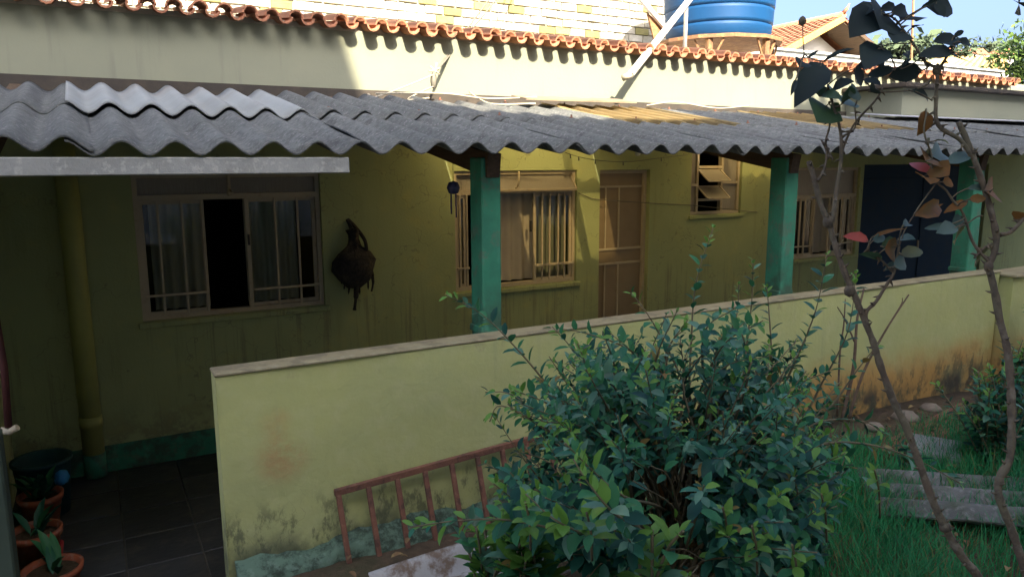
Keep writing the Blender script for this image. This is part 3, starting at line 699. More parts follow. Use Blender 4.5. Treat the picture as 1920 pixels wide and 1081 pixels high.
lw = MB(); lw.box((-.80, 3.9, -2.2), (-.60, 5.895, .40)); tag(lw.build('porch_end_wall', M['lime']), 'shaded green end wall at the left of the porch', 'wall')
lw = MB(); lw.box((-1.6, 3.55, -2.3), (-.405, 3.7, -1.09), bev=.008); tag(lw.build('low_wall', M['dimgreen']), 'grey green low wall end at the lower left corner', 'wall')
p0 = PY(8, 690, 3.85); p1 = PY(16, 800, 3.85)
mp = thing('hose_pipe', p1, 'maroon pipe with white end beside the low wall', 'pipe')
quick('pipe', M['maroon'], mp, lambda m: m.tube([p0+Vector((-.02, 0, .5)), p0, p1], .015, 10))
quick('white_elbow', M['wire'], mp, lambda m: m.tube([p1+Vector((-.03, 0, -.008)), p1+Vector((0, -.01, -.02)), p1+Vector((.035, -.02, .0))], .015, 10))

# pots at lower left
def pot(px, py, zrim, r, h, matn, label, plant):
    c = PZ(px, py, zrim); c = Vector((c.x, c.y, FLOOR+.001+(zrim-FLOOR-h if zrim-FLOOR > h else 0)))
    t = thing('plant_pot', Vector((c.x, c.y, c.z)), label, 'plant pot')
    q = MB(); q.lathe([(r*.0, .0), (r*.68, 0), (r*.92, h*.82), (r*1.0, h*.82), (r*1.04, h), (r*.92, h), (r*.86, h*.8)], c, 24); q.build('pot', M[matn], t)
    q = MB(); q.lathe([(0, h*.86), (r*.4, h*.87), (r*.89, h*.84)], c, 18, wob=.04); q.build('soil', M['soil'], t)
    rg = random.Random(int(px)); lv = []
    for k in range(plant):
        a = rg.uniform(0, 6.28); bse = c+Vector((rg.uniform(-.3, .3)*r, rg.uniform(-.3, .3)*r, h*.85))
        tip = bse+Vector((math.cos(a)*r*.9, math.sin(a)*r*.9, rg.uniform(.05, .2)))
        lv.append((leaf_matrix(bse, tip, (math.cos(a)*-.3, math.sin(a)*-.3, 1), .5), rg.choice((1, 4, 0))))
    if lv: foliage(lv, t, LEAF)
    return t
pot(66, 992, -1.93, .125, .22, 'terracotta', 'orange plant pot with dark soil standing on a red box', 6)
pot(98, 1062, -1.99, .135, .19, 'terracotta', 'orange plant pot nearest the camera with pebbly soil', 7)
pot(75, 925, -1.95, .12, .22, 'terracotta', 'orange plant pot half hidden behind trailing leaves', 26)
bc = PZ(78, 862, -1.83); bc.z = FLOOR
t = thing('bucket', bc, 'dark green bucket with a blue scrap against the porch wall', 'bucket')
q = MB(); q.lathe([(0, .004), (.13, .004), (.16, .34), (.172, .345), (.17, .365), (.15, .36), (.145, .30), (0, .29)], bc, 24); q.build('tub', M['bucket'], t)
q = MB(); c_ = bc+Vector((.10, -.125, .26)); q.lathe([(0, -.05), (.035, -.035), (.045, 0), (.03, .04), (0, .05)], c_, 10, wob=.3); q.build('blue_scrap', M['bluecloth'], t)
c0 = PZ(66, 1020, -2.1); q = MB(); q.box((c0.x-.12, c0.y-.12, FLOOR+.002), (c0.x+.13, c0.y+.12, FLOOR+.028), bev=.01); tag(q.build('red_box', M['redpot']), 'flat red plastic tray under the orange pot', 'tray')

# ------------------------------------------------------------------ small things on the porch
hb = PY(668, 500, Yf-.12)
t = thing('hanging_bag', PY(660, 420, Yf-.02), 'dark round bag hanging on the wall right of the left window', 'bag')
q = MB(); q.lathe([(0, -.19), (.06, -.185), (.13, -.13), (.165, -.05), (.165, .02), (.12, .09), (.055, .14), (.03, .2), (.045, .26), (.0, .28)], (hb.x, hb.y, hb.z+.02), 24, wob=.12)
q.v = [(x, Yf-.01+(y-(Yf-.01))*.62 if y < Yf else Yf-.012-.001*(y-Yf), z) for x, y, z in q.v]; rg = random.Random(8); q.v = [(x+rg.uniform(-.014, .014), min(Yf-.006, y+rg.uniform(-.014, .014)), z+rg.uniform(-.012, .012)) for x, y, z in q.v]; q.build('bag', M['bag'], t)
for k in range(9):
    a = rg.uniform(-.13, .14); z0 = hb.z-.13+abs(a)*.5; q = MB(); q.tube(smooth_path([(hb.x+a, Yf-.09, z0+.05), (hb.x+a*1.15, Yf-.08, z0-.02), (hb.x+a*1.2+rg.uniform(-.02, .02), Yf-.06, z0-rg.uniform(.05, .12))]), [.012]*6+[.008]*4+[.003], 5); q.build('fringe', M['bag'], t)
q = MB(); q.tube(smooth_path([(hb.x+.0, Yf-.08, hb.z+.25), (hb.x-.01, Yf-.03, hb.z+.33), (hb.x-.02, Yf-.012, hb.z+.37), (hb.x+.04, Yf-.04, hb.z+.30), (hb.x+.09, Yf-.09, hb.z+.20), (hb.x+.10, Yf-.09, hb.z+.10)]), .016, 6); q.build('strap', M['bag'], t)
q = MB(); q.tube(smooth_path([(hb.x+.0, Yf-.1, hb.z-.16), (hb.x+.0, Yf-.08, hb.z-.25), (hb.x-.01, Yf-.06, hb.z-.36)]), [.02]*6+[.012]*4+[.016], 6); q.build('cord_end', M['bag'], t)
q = MB(); q.tube(smooth_path([(hb.x+.13, Yf-.08, hb.z-.05), (hb.x+.15, Yf-.07, hb.z-.15), (hb.x+.14, Yf-.06, hb.z-.22)]), .008, 6); q.build('cord_end', M['bag'], t)
wc = PY(850, 352, 3.7)
t = thing('wind_chime', wc, 'small bluish wind chime hanging left of the first green pillar', 'wind chime')
q = MB(); q.lathe([(0, -.035), (.025, -.03), (.036, 0), (.025, .03), (0, .036)], wc, 14); q.build('ball', M['chime'], t)
q = MB(); q.tube([wc+Vector((0, 0, .03)), wc+Vector((0, 0, .16))], .0015, 4); q.build('cord', M['blackwire'], t)
for k in range(4):
    a = k*1.57+.4; o_ = Vector((math.cos(a)*.018, math.sin(a)*.018, 0)); q = MB(); q.tube([wc+o_+Vector((0, 0, -.03)), wc+o_+Vector((0, 0, -.10-.02*k))], .004, 6); q.build('chime_tube', M['chime'], t)
pts = [PY(1060, 286, 3.5), PY(1085, 294, 3.55), PY(1125, 301, 3.7), PY(1180, 303, 3.9), PY(1240, 296, 4.1), PY(1290, 290, 4.3)]
t = thing('string_light', pts[0], 'thin drooping string of tiny unlit lamps under the roof edge', 'string lights')
q = MB(); q.tube(smooth_path(pts), .0018, 5); q.build('cord', M['cable'], t)
sp = smooth_path(pts)
for k in (2, 5, 9, 14, 20): q = MB(); q.tube([sp[k], sp[k]+Vector((.002, 0, -.022))], [.003, .004], 6); q.build('lamp', M['cable'], t)
bc = PY(1196, 285, 3.35)
t = thing('light_bulb', bc, 'small pale bulb hanging under the roof edge', 'bulb')
q = MB(); q.lathe([(0, -.022), (.014, -.018), (.018, -.004), (.012, .012), (.008, .02)], bc, 12); q.build('bulb', M['bulb'], t)
q = MB(); q.lathe([(0, .05), (.01, .05), (.01, .02), (0, .02)], bc, 10); q.build('socket', M['blackwire'], t)
pts = [PY(1085, 362, 5.88), PY(1100, 368, 5.885), PY(1125, 374, 5.885), PY(1240, 382, 5.89), PY(1300, 385, 5.89), PY(1420, 398, 5.89)]
q = MB(); q.tube(smooth_path(pts), .004, 5); tag(q.build('wall_cable', M['cable']), 'thin cable running along the porch wall past the narrow door', 'cable')

# loose things on the roof
b0 = PY(975, 186, 5.05); q = MB(); q.box((0, 0, 0), (.95, .28, .012), Matrix.Translation((2.85, 4.85, roofz(4.85)+.075)) @ Matrix.Rotation(-.10, 4, 'Z') @ Matrix.Rotation(SLOPE*.9, 4, 'X')); tag(q.build('loose_board', M['board']), 'flat brown board lying on the sunlit top of the porch roof', 'board')
def roofpt(x, y, h=.055): return Vector((x, y, roofz(y)+h))
for pts, lab in (([(1.75, 5.0), (2.2, 4.9), (2.6, 5.0), (3.0, 4.95)], 'pale wire lying along the roof top near the cable connector'),
                 ([(4.1, 5.0), (4.5, 5.1), (4.9, 5.02), (5.4, 5.1)], 'pale wire curled on the sunlit roof strip right of the board')):
    P = [roofpt(x, y, .06+.03*(k % 2)) for k, (x, y) in enumerate(pts)]
    q = MB(); q.tube(smooth_path(P), .006, 5); tag(q.build('loose_wire', M['wire']), lab, 'wire')
# service cable and connector
cn = PY(813, 140, 5.62)
t = thing('cable_connector', cn, 'knotted cable connector in front of the sunlit wall', 'connector')
q = MB(); q.lathe([(0, -.06), (.018, -.05), (.024, 0), (.02, .04), (.008, .07)], cn+Vector((0, 0, -.05)), 10, wob=.2); q.build('clamp', M['cable'], t)
for a, b_ in (((-.04, .02), (.05, .05)), ((-.03, .06), (.045, .0)), ((0, -.02), (.02, .09))): q = MB(); q.tube([cn+Vector((a[0], -.01, a[1])), cn+Vector((b_[0], -.02, b_[1]))], .006, 5); q.build('wire_end', M['wire'], t)
for dx, lab in ((0, 'left strand of the service cable above the tiles'), (13, 'right strand of the service cable above the tiles')):
    q = MB(); q.tube(smooth_path([cn, PY(862+dx*.6, 72, 6.2), PY(917+dx, 0, 7.2), PY(975+dx, -80, 8.4)]), .008, 6); tag(q.build('service_cable', M['cable']), lab, 'cable', 'service cable strands')
for P, lab in (([cn, PY(770, 158, 5.45), PY(705, 182, 5.1), roofpt(1.7, 5.0)], 'thin cable drooping from the connector left to the roof'),
               ([cn+Vector((0, 0, -.09)), PY(790, 172, 5.4), PY(765, 187, 5.1), roofpt(2.1, 4.9)], 'short cable drooping from the connector straight to the roof'),
               ([PY(880, 172, 5.8), PY(895, 183, 5.4), PY(925, 195, 5.0), roofpt(2.9, 4.8)], 'short cable looping from the wall foot to the loose board')):
    q = MB(); q.tube(smooth_path(P), .006, 5); tag(q.build('drop_cable', M['wire']), lab, 'cable')

# ------------------------------------------------------------------ beyond the house
# brick wall
YB = 8.6
bw = thing('brick_wall', (3, YB, .6), 'tall whitewashed brick wall with bare yellow bricks behind the tiled parapet', 'wall')
BX1 = 7.6
quick('mortar_core', M['mortar'], bw, lambda m: m.box((-2.5, YB+.02, .3), (BX1, YB+.16, 3.4)))
b = MB(); b.box((0, 0, 0), (.226, .03, .088), bev=.005); br_me = b.mesh('brick', M['brick'])
b = MB(); b.box((0, 0, 0), (.226, .03, .088), bev=.005); by_me = b.mesh('brick', M['brick_y'])
rg = random.Random(11); rest = MB(); nb = 0
for r in range(0, 28):
    z = 1.05+r*.103; x = -2.5+(.12 if r % 2 else 0)+rg.uniform(-.02, .02)
    while x < BX1-.23:
        p = Vector((x, YB, z)); dd = p.dot(FWD); px = p.dot(RT)/dd*F_PX+960; py = 540-p.dot(CU)/dd*F_PX
        vis = 250 < px < 1300 and -25 < py < 110 and z > 1.2
        y = YB-.004+rg.uniform(-.006, .006)
        if vis and nb < 298:
            inst('brick', by_me if rg.random() < .16 else br_me, Matrix.Translation((x, y, z+rg.uniform(-.004, .004))) @ Matrix.Rotation(rg.uniform(-.012, .012), 4, 'Y'), bw); nb += 1
        else: rest.box((x, y, z), (x+.226, y+.03, z+.088))
        x += .226+rg.uniform(.012, .022)
rest.build('brickwork', M['brick'], bw, kind='stuff')

# water tank on its stand
TX, TY = 7.0, 7.2; TB = 1.475; TR = .70
st = thing('tank_stand', (TX, TY, .6), 'rusty round platform on braced legs under the water tank', 'stand')
quick('platform', M['rustwood'], st, lambda m: m.lathe([(0, TB-.045), (TR*1.12, TB-.045), (TR*1.12, TB-.004), (0, TB-.004)], (TX, TY, 0), 12, smooth=False))
for k in range(6):
    a = k*math.pi/3 + R_(-82); x, y = TX+TR*1.0*math.cos(a), TY+TR*1.0*math.sin(a)
    quick('leg', M['rustwood'], st, lambda m: m.bar((x, y, .60), (x, y, TB-.046), .07))
    tx, ty = -math.sin(a), math.cos(a)
    for sg in (-1, 1): quick('brace', M['rustwood'], st, lambda m: m.bar((x+tx*sg*.04, y+ty*sg*.04, TB-.30), (x+tx*sg*.17, y+ty*sg*.17, TB-.05), .022))
tk = thing('water_tank', (TX, TY, TB), 'big blue plastic water tank on the rusty stand', 'water tank')
prof = [(0, 0), (TR*.86, 0), (TR*.90, .03)]
for k, z in enumerate((.17, .36, .55, .74)):
    r = TR*(.90+.10*z/.9); prof += [(r-.004, z-.05), (r, z-.016), (r-.012, z-.012), (r-.013, z-.002), (r+.006, z+.004), (r+.008, z+.03)]
prof += [(TR*1.02, .86), (TR*1.06, .87), (TR*1.06, .93), (TR, .93)]
q = MB(); q.lathe(prof, (TX, TY, TB), 48); q.build('body', M['blue'], tk)
q = MB(); q.lathe([(TR*1.08, .90), (TR*1.08, .96), (TR*.8, 1.05), (TR*.3, 1.14), (0, 1.15)], (TX, TY, TB), 48); q.build('lid', M['blue'], tk)
q = MB(); A0, A1 = R_(-78), R_(-48)
r = TR*.98
A0 = math.atan2(PY(1420, 5, 6.9).y-TY, PY(1420, 5, 6.9).x-TX)
lab = MB(); N = 8; z0, z1 = .495, .60; A0 = R_(-88); A1 = R_(-50)
def tr(z): return TR*(.90+.10*z/.9)+.022
for i in range(N):
    a, c = A0+(A1-A0)*i/N, A0+(A1-A0)*(i+1)/N
    lab.quad(*[(TX+tr(z)*math.cos(t_), TY+tr(z)*math.sin(t_), TB+z) for t_, z in ((a, z0), (c, z0), (c, z1), (a, z1))])
lo = lab.build('label', M['sticker'], tk)
gl = MB()
for a in (-85, -81, -77, -74, -69, -64, -61, -56):
    a = R_(a); rr = tr(.5)+.003; c = Vector((TX+rr*math.cos(a), TY+rr*math.sin(a), TB+.515)); u = Vector((-math.sin(a), math.cos(a), 0))
    gl.quad(c-u*.012, c+u*.012, c+u*.012+Vector((0, 0, .06)), c-u*.012+Vector((0, 0, .06)))
gl.build('print', M['ink'], lo)
# pipes around the tank
q = MB(); p = PY(1284, 92, 6.25); q.tube([p+Vector((0, 0, -.05)), p+Vector((0, 0, 1.4))], .022, 10); tag(q.build('vertical_pipe', M['white']), 'thin white vertical pipe in front of the blue tank', 'pipe')
t = thing('overflow_pipe', PY(1180, 143, 5.66), 'slanted white pipe crossing the tile coping left of the tank', 'pipe')
a, b_ = PY(1182, 140, 5.62), PY(1302, -12, 6.28)
quick('pipe', M['white'], t, lambda m: m.tube([a, b_], .034, 12))
quick('tape', M['wire'], t, lambda m: m.tube([a, a.lerp(b_, .06)], [.03, .039], 10))
quick('elbow', M['wire'], t, lambda m: m.tube([a+Vector((-.05, .05, -.03)), a+Vector((-.02, .0, -.01)), a], .03, 8))
t = thing('tank_strut', PY(1250, 58, 6.3), 'white strut with dark triangular plate left of the tank', 'strut')
quick('strut', M['white'], t, lambda m: m.bar(PY(1252, 58, 6.30), PY(1190, -15, 6.30), .045))
def tri(m):
    A, B, C = PY(1214, 24, 6.33), PY(1250, 58, 6.33), PY(1227, 76, 6.33); n = len(m.v)
    for y in (0, .02): m.v += [tuple(v+Vector((0, y, 0))) for v in (A, B, C)]
    m.face((n, n+1, n+2)); m.face((n+3, n+5, n+4))
    for i in range(3): m.face((n+i, n+3+i, n+3+(i+1) % 3, n+(i+1) % 3))
quick('gusset', M['rustwood'], t, tri)
# pale wall behind the coping
q = MB(); q.box((7.9, 7.62, .3), (14.15, 7.80, 1.545)); q.box((7.85, 7.58, 1.547), (14.2, 7.84, 1.575)); tag(q.build('boundary_wall', M['palegrey']), 'long pale grey wall standing behind the tile coping on the right', 'wall')
q = MB(); q.tube([PY(1712, 140, 11.5)+Vector((0, 0, -1.2)), PY(1714, -30, 11.5)], .028, 8); tag(q.build('antenna_pole', M['rustwood']), 'thin reddish pole rising behind the dark rose leaves', 'pole')

# gable house
GY = 14.0
gh = thing('gable_house', (18.1, GY+3, 0), 'white gabled house with red clay tile roof right of the tank', 'house')
AP, EL, ER = Vector((18.12, 0, 3.84)), Vector((15.45, 0, 2.62)), Vector((20.75, 0, 2.66))
def gwall(m): m.prism([(15.9, -2.3), (20.3, -2.3), (20.3, 2.62), (18.12, 3.62), (15.9, 2.60)], GY+.9, GY+8)
quick('wall', M['offwhite'], gh, gwall)
def groof(m, A, B):
    n = 26; L = 8.6; d = B-A
    nrm = Vector((-d.z, 0, d.x)).normalized()
    if nrm.z < 0: nrm = -nrm
    rows = 16
    for j in range(rows):
        for i in range(n*2):
            pass
    # rows of tiles: each course a stepped strip with barrel ripple along y
    ny = 78
    for j in range(rows):
        t0, t1 = j/rows, (j+1)/rows+.02
        base = len(m.v)
        for (t_, lift) in ((t0, .0), (t1, .035)):
            for i in range(ny+1):
                y = GY+L*i/ny; w_ = .03*abs(math.sin(math.pi*i/2.0*1.0+.3))
                p = A+d*t_+nrm*(lift+w_+.05); m.v.append((p.x, y, p.z))
        for i in range(ny): m.face((base+i, base+i+1, base+ny+1+i+1, base+ny+1+i))
    # deck below
    n0 = len(m.v)
    for p in (A, B):
        for y in (GY, GY+L):
            for h in (.0, .045): q_ = p+nrm*h; m.v.append((q_.x, y, q_.z))
    m.face((n0, n0+2, n0+6, n0+4)); m.face((n0+1, n0+5, n0+7, n0+3)); m.face((n0, n0+4, n0+5, n0+1)); m.face((n0+2, n0+3, n0+7, n0+6)); m.face((n0+4, n0+6, n0+7, n0+5)); m.face((n0, n0+1, n0+3, n0+2))
quick('roof_slope', M['tile'], gh, lambda m: groof(m, AP, EL)); quick('roof_slope', M['tile'], gh, lambda m: groof(m, AP, ER))
def barge(m):
    for B in (EL,): m.bar(Vector((AP.x, GY-.03, AP.z-.02)), Vector((B.x, GY-.03, B.z-.02)), .10, .16, up=(0, 0, 1))
quick('bargeboard', M['yellow'], gh, barge)
quick('bargeboard', M['wood'], gh, lambda m: m.bar(Vector((AP.x+.25, GY-.03, AP.z-.14)), Vector((ER.x, GY-.03, ER.z-.02)), .06, .12, up=(0, 0, 1)), label='dark bargeboard on the right slope')
quick('ridge', M['tile'], gh, lambda m: (m.tube([(AP.x, GY-.05, AP.z+.07), (AP.x, GY+8.6, AP.z+.07)], .09, 8), m.tube([(AP.x, GY-.02, AP.z+.12), (AP.x+.03, GY-.1, AP.z+.22), (AP.x+.1, GY-.12, AP.z+.36)], [.06, .045, .012], 6)))
quick('soffit', M['wood'], gh, lambda m: [m.bar(Vector((AP.x, GY+.45, AP.z-.05)), Vector((B.x, GY+.45, B.z-.05)), .82, .02, up=(0, 0, 1)) for B in (EL, ER)])
# ochre roofed building
oc = thing('ochre_roof_house', (26, 19, 0), 'low building with ochre tiled hip roof beyond the pale wall', 'house')
A, B = PY(1700, 108, 18), PY(1868, 107, 21)
def oroof(m):
    e0, e1 = PY(1690, 128, 17), PY(1895, 132, 17); r0, r1 = PY(1765, 107, 21), PY(1885, 106, 21)
    n = 40; base = len(m.v)
    for k in range(2):
        for i in range(n+1):
            p = (e0.lerp(e1, i/n) if k == 0 else r0.lerp(r1, i/n)); m.v.append((p.x, p.y, p.z+.05*math.sin(i*2.1)))
    for i in range(n): m.face((base+i, base+i+1, base+n+2+i, base+n+1+i))
    n0 = len(m.v); b1 = Vector((r0.x, 25, e0.z)); b2 = Vector((r1.x, 25, e0.z))
    m.v += [tuple(v) for v in (e0, e1, r1, r0, b2, b1)]; m.face((n0+3, n0+2, n0+4, n0+5)); m.face((n0, n0+3, n0+5)); m.face((n0+1, n0+4, n0+2))
quick('roof', M['ochre'], oc, oroof)
e0, e1 = PY(1690, 128, 17), PY(1895, 132, 17)
quick('wall', M['offwhite'], oc, lambda m: m.box((e0.x+.4, 17.4, -2.3), (e1.x-.4, 24, min(e0.z, e1.z)-.05)))
# hills and far houses and trees
m = MB(); nx, ny = 60, 12
for j in range(ny+1):
    for i in range(nx+1):
        x = -100+500*i/nx; y = 60+(260-60)*j/ny; u = j/ny
        h = -2.5+(17+4*math.sin(x*.021+1)+2*math.sin(x*.06))*(math.sin(min(1, u*1.25)*math.pi/2)**1.3)*min(1, max(0, (x+60)/160))
        m.v.append((x, y, h if j else -2.6))
for j in range(ny):
    for i in range(nx): a = j*(nx+1)+i; m.face((a, a+1, a+nx+2, a+nx+1), 0, True)
m.build('hills', M['hill'], kind='structure')
def clump(c, r, parent, matk, n, name='crown', flat=.8, leaf=.2, seed=0):
    rg = random.Random(seed); q = MB()
    for k in range(n):
        d = Vector((rg.gauss(0, 1), rg.gauss(0, 1), rg.gauss(0, 1))).normalized()*(rg.random()**.4)
        lob = 1+.28*math.sin(d.x*5+seed)+.22*math.sin(d.z*6+d.y*4)
        p = Vector(c)+Vector((d.x*r*lob, d.y*r*lob, d.z*r*flat*lob)); s_ = leaf*rg.uniform(.6, 1.3)
        u = Vector((rg.gauss(0, 1), rg.gauss(0, 1), rg.gauss(0, 1))).normalized(); v = u.orthogonal().normalized()
        q.quad(p-u*s_-v*s_*.3, p+v*s_*.55, p+u*s_, p-v*s_*.55)
    return q.build(name, M[matk], parent)
FTL = ('far tree on the skyline between the gable eave and the antenna pole', 'far tree directly behind the antenna pole', 'far tree right of the big dark rose leaves', 'broad far tree left of the tiny pale houses', 'far tree between two tiny pale houses', 'far tree behind the rightmost tiny pale houses', 'far tree half hidden by the leafy tree at the right edge', 'far tree just behind the right eave of the gabled house')
FHL = ('tiny pale house below the broad far tree', 'tiny pale house left of the one below the broad far tree', 'tiny pale house right of the broad far tree', 'rightmost tiny pale house on the distant hill', 'tiny pale house partly behind the big dark rose leaves', 'tiny pale house beside the antenna pole')
far = [(1688, 103, 9, 42, 2.4), (1732, 96, 7, 60, 2.6), (1806, 100, 6, 70, 2.4), (1845, 97, 8, 75, 2.8), (1863, 98, 7, 80, 2.6), (1880, 96, 6, 82, 2.8), (1905, 98, 8, 84, 3), (1660, 104, 8, 45, 2)]
for k, (px, py, rr, Y, r) in enumerate(far):
    c = PY(px, py, Y); t = thing('far_tree', Vector((c.x, c.y, c.z-3.5)), FTL[k], 'tree', 'far trees on the hill')
    clump(c, r, t, 'fartree', 260, leaf=.5, seed=k); quick('trunk', M['bark'], t, lambda m: m.tube([c+Vector((0, 0, -6)), c], [.25, .15], 6))
for k, (px, py, Y, wd_) in enumerate(((1823, 105, 75, 5), (1838, 106, 70, 4), (1868, 107, 74, 5), (1888, 104, 78, 4.5), (1778, 104, 72, 5), (1712, 106, 70, 5))):
    c = PY(px, py, Y); t = thing('far_house', Vector((c.x, c.y, c.z-3)), FHL[k], 'house', 'houses on the far hill')
    quick('wall', M['offwhite'], t, lambda m: m.box((c.x-wd_/2, c.y, c.z-4), (c.x+wd_/2, c.y+4, c.z+.3)))
    quick('roof', M['tile'], t, lambda m: m.prism([(c.x-wd_/2-.3, c.z+.302), (c.x+wd_/2+.3, c.z+.302), (c.x, c.z+1.2)], c.y-.3, c.y+4.3))
    quick('window', M['dark'], t, lambda m: [m.box((c.x+s_*wd_/4-.4, c.y-.03, c.z-1.2), (c.x+s_*wd_/4+.4, c.y-.005, c.z-.3)) for s_ in (-1, 1)])
c = PY(1945, 115, 10.5)
t = thing('garden_tree', Vector((c.x, c.y, -2.3)), 'leafy green tree cut by the right frame edge beyond the wall', 'tree')
quick('trunk', M['bark'], t, lambda m: m.tube([(c.x, c.y, -2.35), (c.x+.05, c.y, -.5), (c.x, c.y, c.z)], [.16, .12, .06], 8))
clump(c, 1.0, t, 'tree', 2600, flat=1.0, leaf=.09, seed=4)

# neighbour house behind the camera (shades the yard)
nh = thing('neighbour_house', (4, -3.4, -1.8), 'two storey plastered house behind the garden', 'house')
YN = -3.2
quick('tall_wing', M['plaster_far'], nh, lambda m: m.box((-10, YN-6, -2.4), (-.43, YN, 8.30)))
prof = [(-.428, -2.4), (4.818, -2.4), (4.818, 6.62), (3.8, 6.66), (3.04, 6.58), (2.52, 6.70), (2.5, 6.02), (1.86, 5.82), (1.26, 5.88), (.55, 6.21), (.22, 6.53), (-.14, 6.76), (-.428, 7.0)]
quick('middle_wing', M['plaster_far'], nh, lambda m: m.prism(prof, YN-.25, YN))
quick('middle_roof', M['tile'], nh, lambda m: m.box((-.42, YN-5, 4.0), (4.81, YN-.26, 4.2)))
quick('right_wing', M['plaster_far'], nh, lambda m: m.box((4.82, YN-6, -2.4), (18, YN, 7.50)))
def eave(m):
    x = 4.9
    while x < 14: m.lathe([(.075, 0), (.075, .0)], (0, 0, 0), 3) if False else m.tube([(x, YN-.3, 7.56), (x, YN+.05, 7.50)], .075, 8); x += .2
quick('eave_tiles', M['tile'], nh, eave, kind='stuff')

# ================================================================== GARDEN
# rusty railing leaning on the parapet
rl = thing('rusty_railing', PY(700, 1060, 2.98), 'rusty iron railing panel leaning askew against the parapet', 'railing')
TL, TR_ = PY(632, 922, 3.06), PY(985, 825, 3.06)
BL = PY(662, 1081, 2.98); axis = (TR_-TL).normalized(); down = (BL-TL); down = (down-axis*down.dot(axis)).normalized()
HH = .58
quick('top_rail', M['rust'], rl, lambda m: m.bar(TL-axis*.012, TL+axis*1.55, .03, .022, up=(0, 1, 0)))
quick('bottom_rail', M['rust'], rl, lambda m: m.bar(TL+down*HH-axis*.012, TL+down*HH+axis*1.55, .03, .022, up=(0, 1, 0)))
sp_ = ((PY(688, 905, 3.06)-TL).dot(axis))
for k in range(11):
    a = TL+axis*(sp_*k+.004); quick('bar', M['rust'], rl, lambda m: m.bar(a+down*.013, a+down*(HH-.013), .022, .022, up=(0, 1, 0)))
# fibre cement sheets on the ground
def groundsheet(name, a, b_, wd_, label, me_mat, tiltx=0, amp=.0255):
    a, b_ = Vector(a), Vector(b_); y = (b_-a); L = y.length; y.normalize(); z = Vector((0, 0, 1)); z = (z-y*z.dot(y)).normalized(); x = y.cross(z)
    Mx = Matrix(((x.x, y.x, z.x, a.x), (x.y, y.y, z.y, a.y), (x.z, y.z, z.z, a.z), (0, 0, 0, 1))) @ Matrix.Rotation(tiltx, 4, 'Y')
    q = MB(); q.corr(L, wd_, th=.008, amp=amp, warp=.004, seed=int(L*100)); o = bpy.data.objects.new(name, q.mesh(name, me_mat)); COL.objects.link(o); o.matrix_world = Mx
    tag(o, label, 'roof sheet', 'fibre cement sheets lying in the garden'); return o
groundsheet('ground_sheet', PZ(1600, 882, -1.64), PZ(2060, 912, -1.64), .50, 'corrugated sheet lying in the grass behind the rose canes', M['fibre_old'], .03)
groundsheet('ground_sheet', PZ(690, 1088, -1.58), PZ(985, 990, -1.58), .36, 'corrugated sheet propped in front of the rusty railing', M['fibre_dirty'], .16, .04)
# rusty grille, slab and stones
A, B, C_, D_ = PZ(1640, 842, -1.69), PZ(1805, 757, -1.69), PZ(1850, 778, -1.69), PZ(1700, 862, -1.69)
gr = thing('rusty_grille', A, 'rusty slatted grille lying flat at the foot of the parapet', 'grille')
for k in range(6):
    a, b_ = A.lerp(D_, k/5), B.lerp(C_, k/5); quick('slat', M['rust'], gr, lambda m: m.bar(a, b_, .035, .02))
for a, b_ in ((A, D_), (B, C_)): quick('end_bar', M['rust'], gr, lambda m: m.bar(a+Vector((0, 0, -.022)), b_+Vector((0, 0, -.022)), .03, .02))
c = PZ(1752, 838, -1.66); q = MB(); q.box((-.17, -.14, -.06), (.17, .14, .012), Matrix.Translation(c) @ Matrix.Rotation(.5, 4, 'Z'), bev=.01); tag(q.build('concrete_slab', M['concrete']), 'grey concrete slab beside the rusty grille', 'slab')
rg = random.Random(21)
for k, (px, py, r, lab) in enumerate(((1698, 782, .09, 'pale flat stone above the rusty grille'), (1640, 800, .06, 'small stone left of the rusty grille'), (1745, 765, .07, 'brown stone at the parapet foot by the grille'))):
    c = PZ(px, py, -1.68); q = MB(); q.lathe([(0, -r*.5), (r*.8, -r*.35), (r, 0), (r*.75, r*.35), (0, r*.5)], c, 10, wob=.2); tag(q.build('stone', M['stone']), lab, 'stone')

# grass
rg = random.Random(31); V = []; Fc = []
gm = MB()
for k in range(60000):
    x = rg.uniform(1.9, 5.2); y = rg.uniform(.75, 2.75)
    if rg.random() < .4 and x < 2.4: continue
    dn = math.sin(x*2.1+1)*math.sin(y*2.7)+math.sin(x*5.3-y*4.1)*.6
    if dn < -.9 and rg.random() < .5: continue
    if y > 2.35 and rg.random() < .6: continue
    h = rg.uniform(.05, .19)*(1+.3*dn); a = rg.uniform(0, 6.28); l = rg.uniform(.2, .9)*h; w_ = rg.uniform(.0012, .0026)
    dx, dy = math.cos(a), math.sin(a); px_, py_ = -dy*w_, dx*w_; z = GARDEN-.01
    n = len(gm.v)
    gm.v += [(x-px_, y-py_, z), (x+px_, y+py_, z), (x+dx*l*.4+px_*.8, y+dy*l*.4+py_*.8, z+h*.65), (x+dx*l*.4-px_*.8, y+dy*l*.4-py_*.8, z+h*.65), (x+dx*l, y+dy*l, z+h)]
    mi = 1 if rg.random() < .09 else 0
    gm.face((n, n+1, n+2, n+3), mi); gm.face((n+3, n+2, n+4), mi)
gm.build('grass', [M['grass'], M['grass_dry']], kind='stuff')

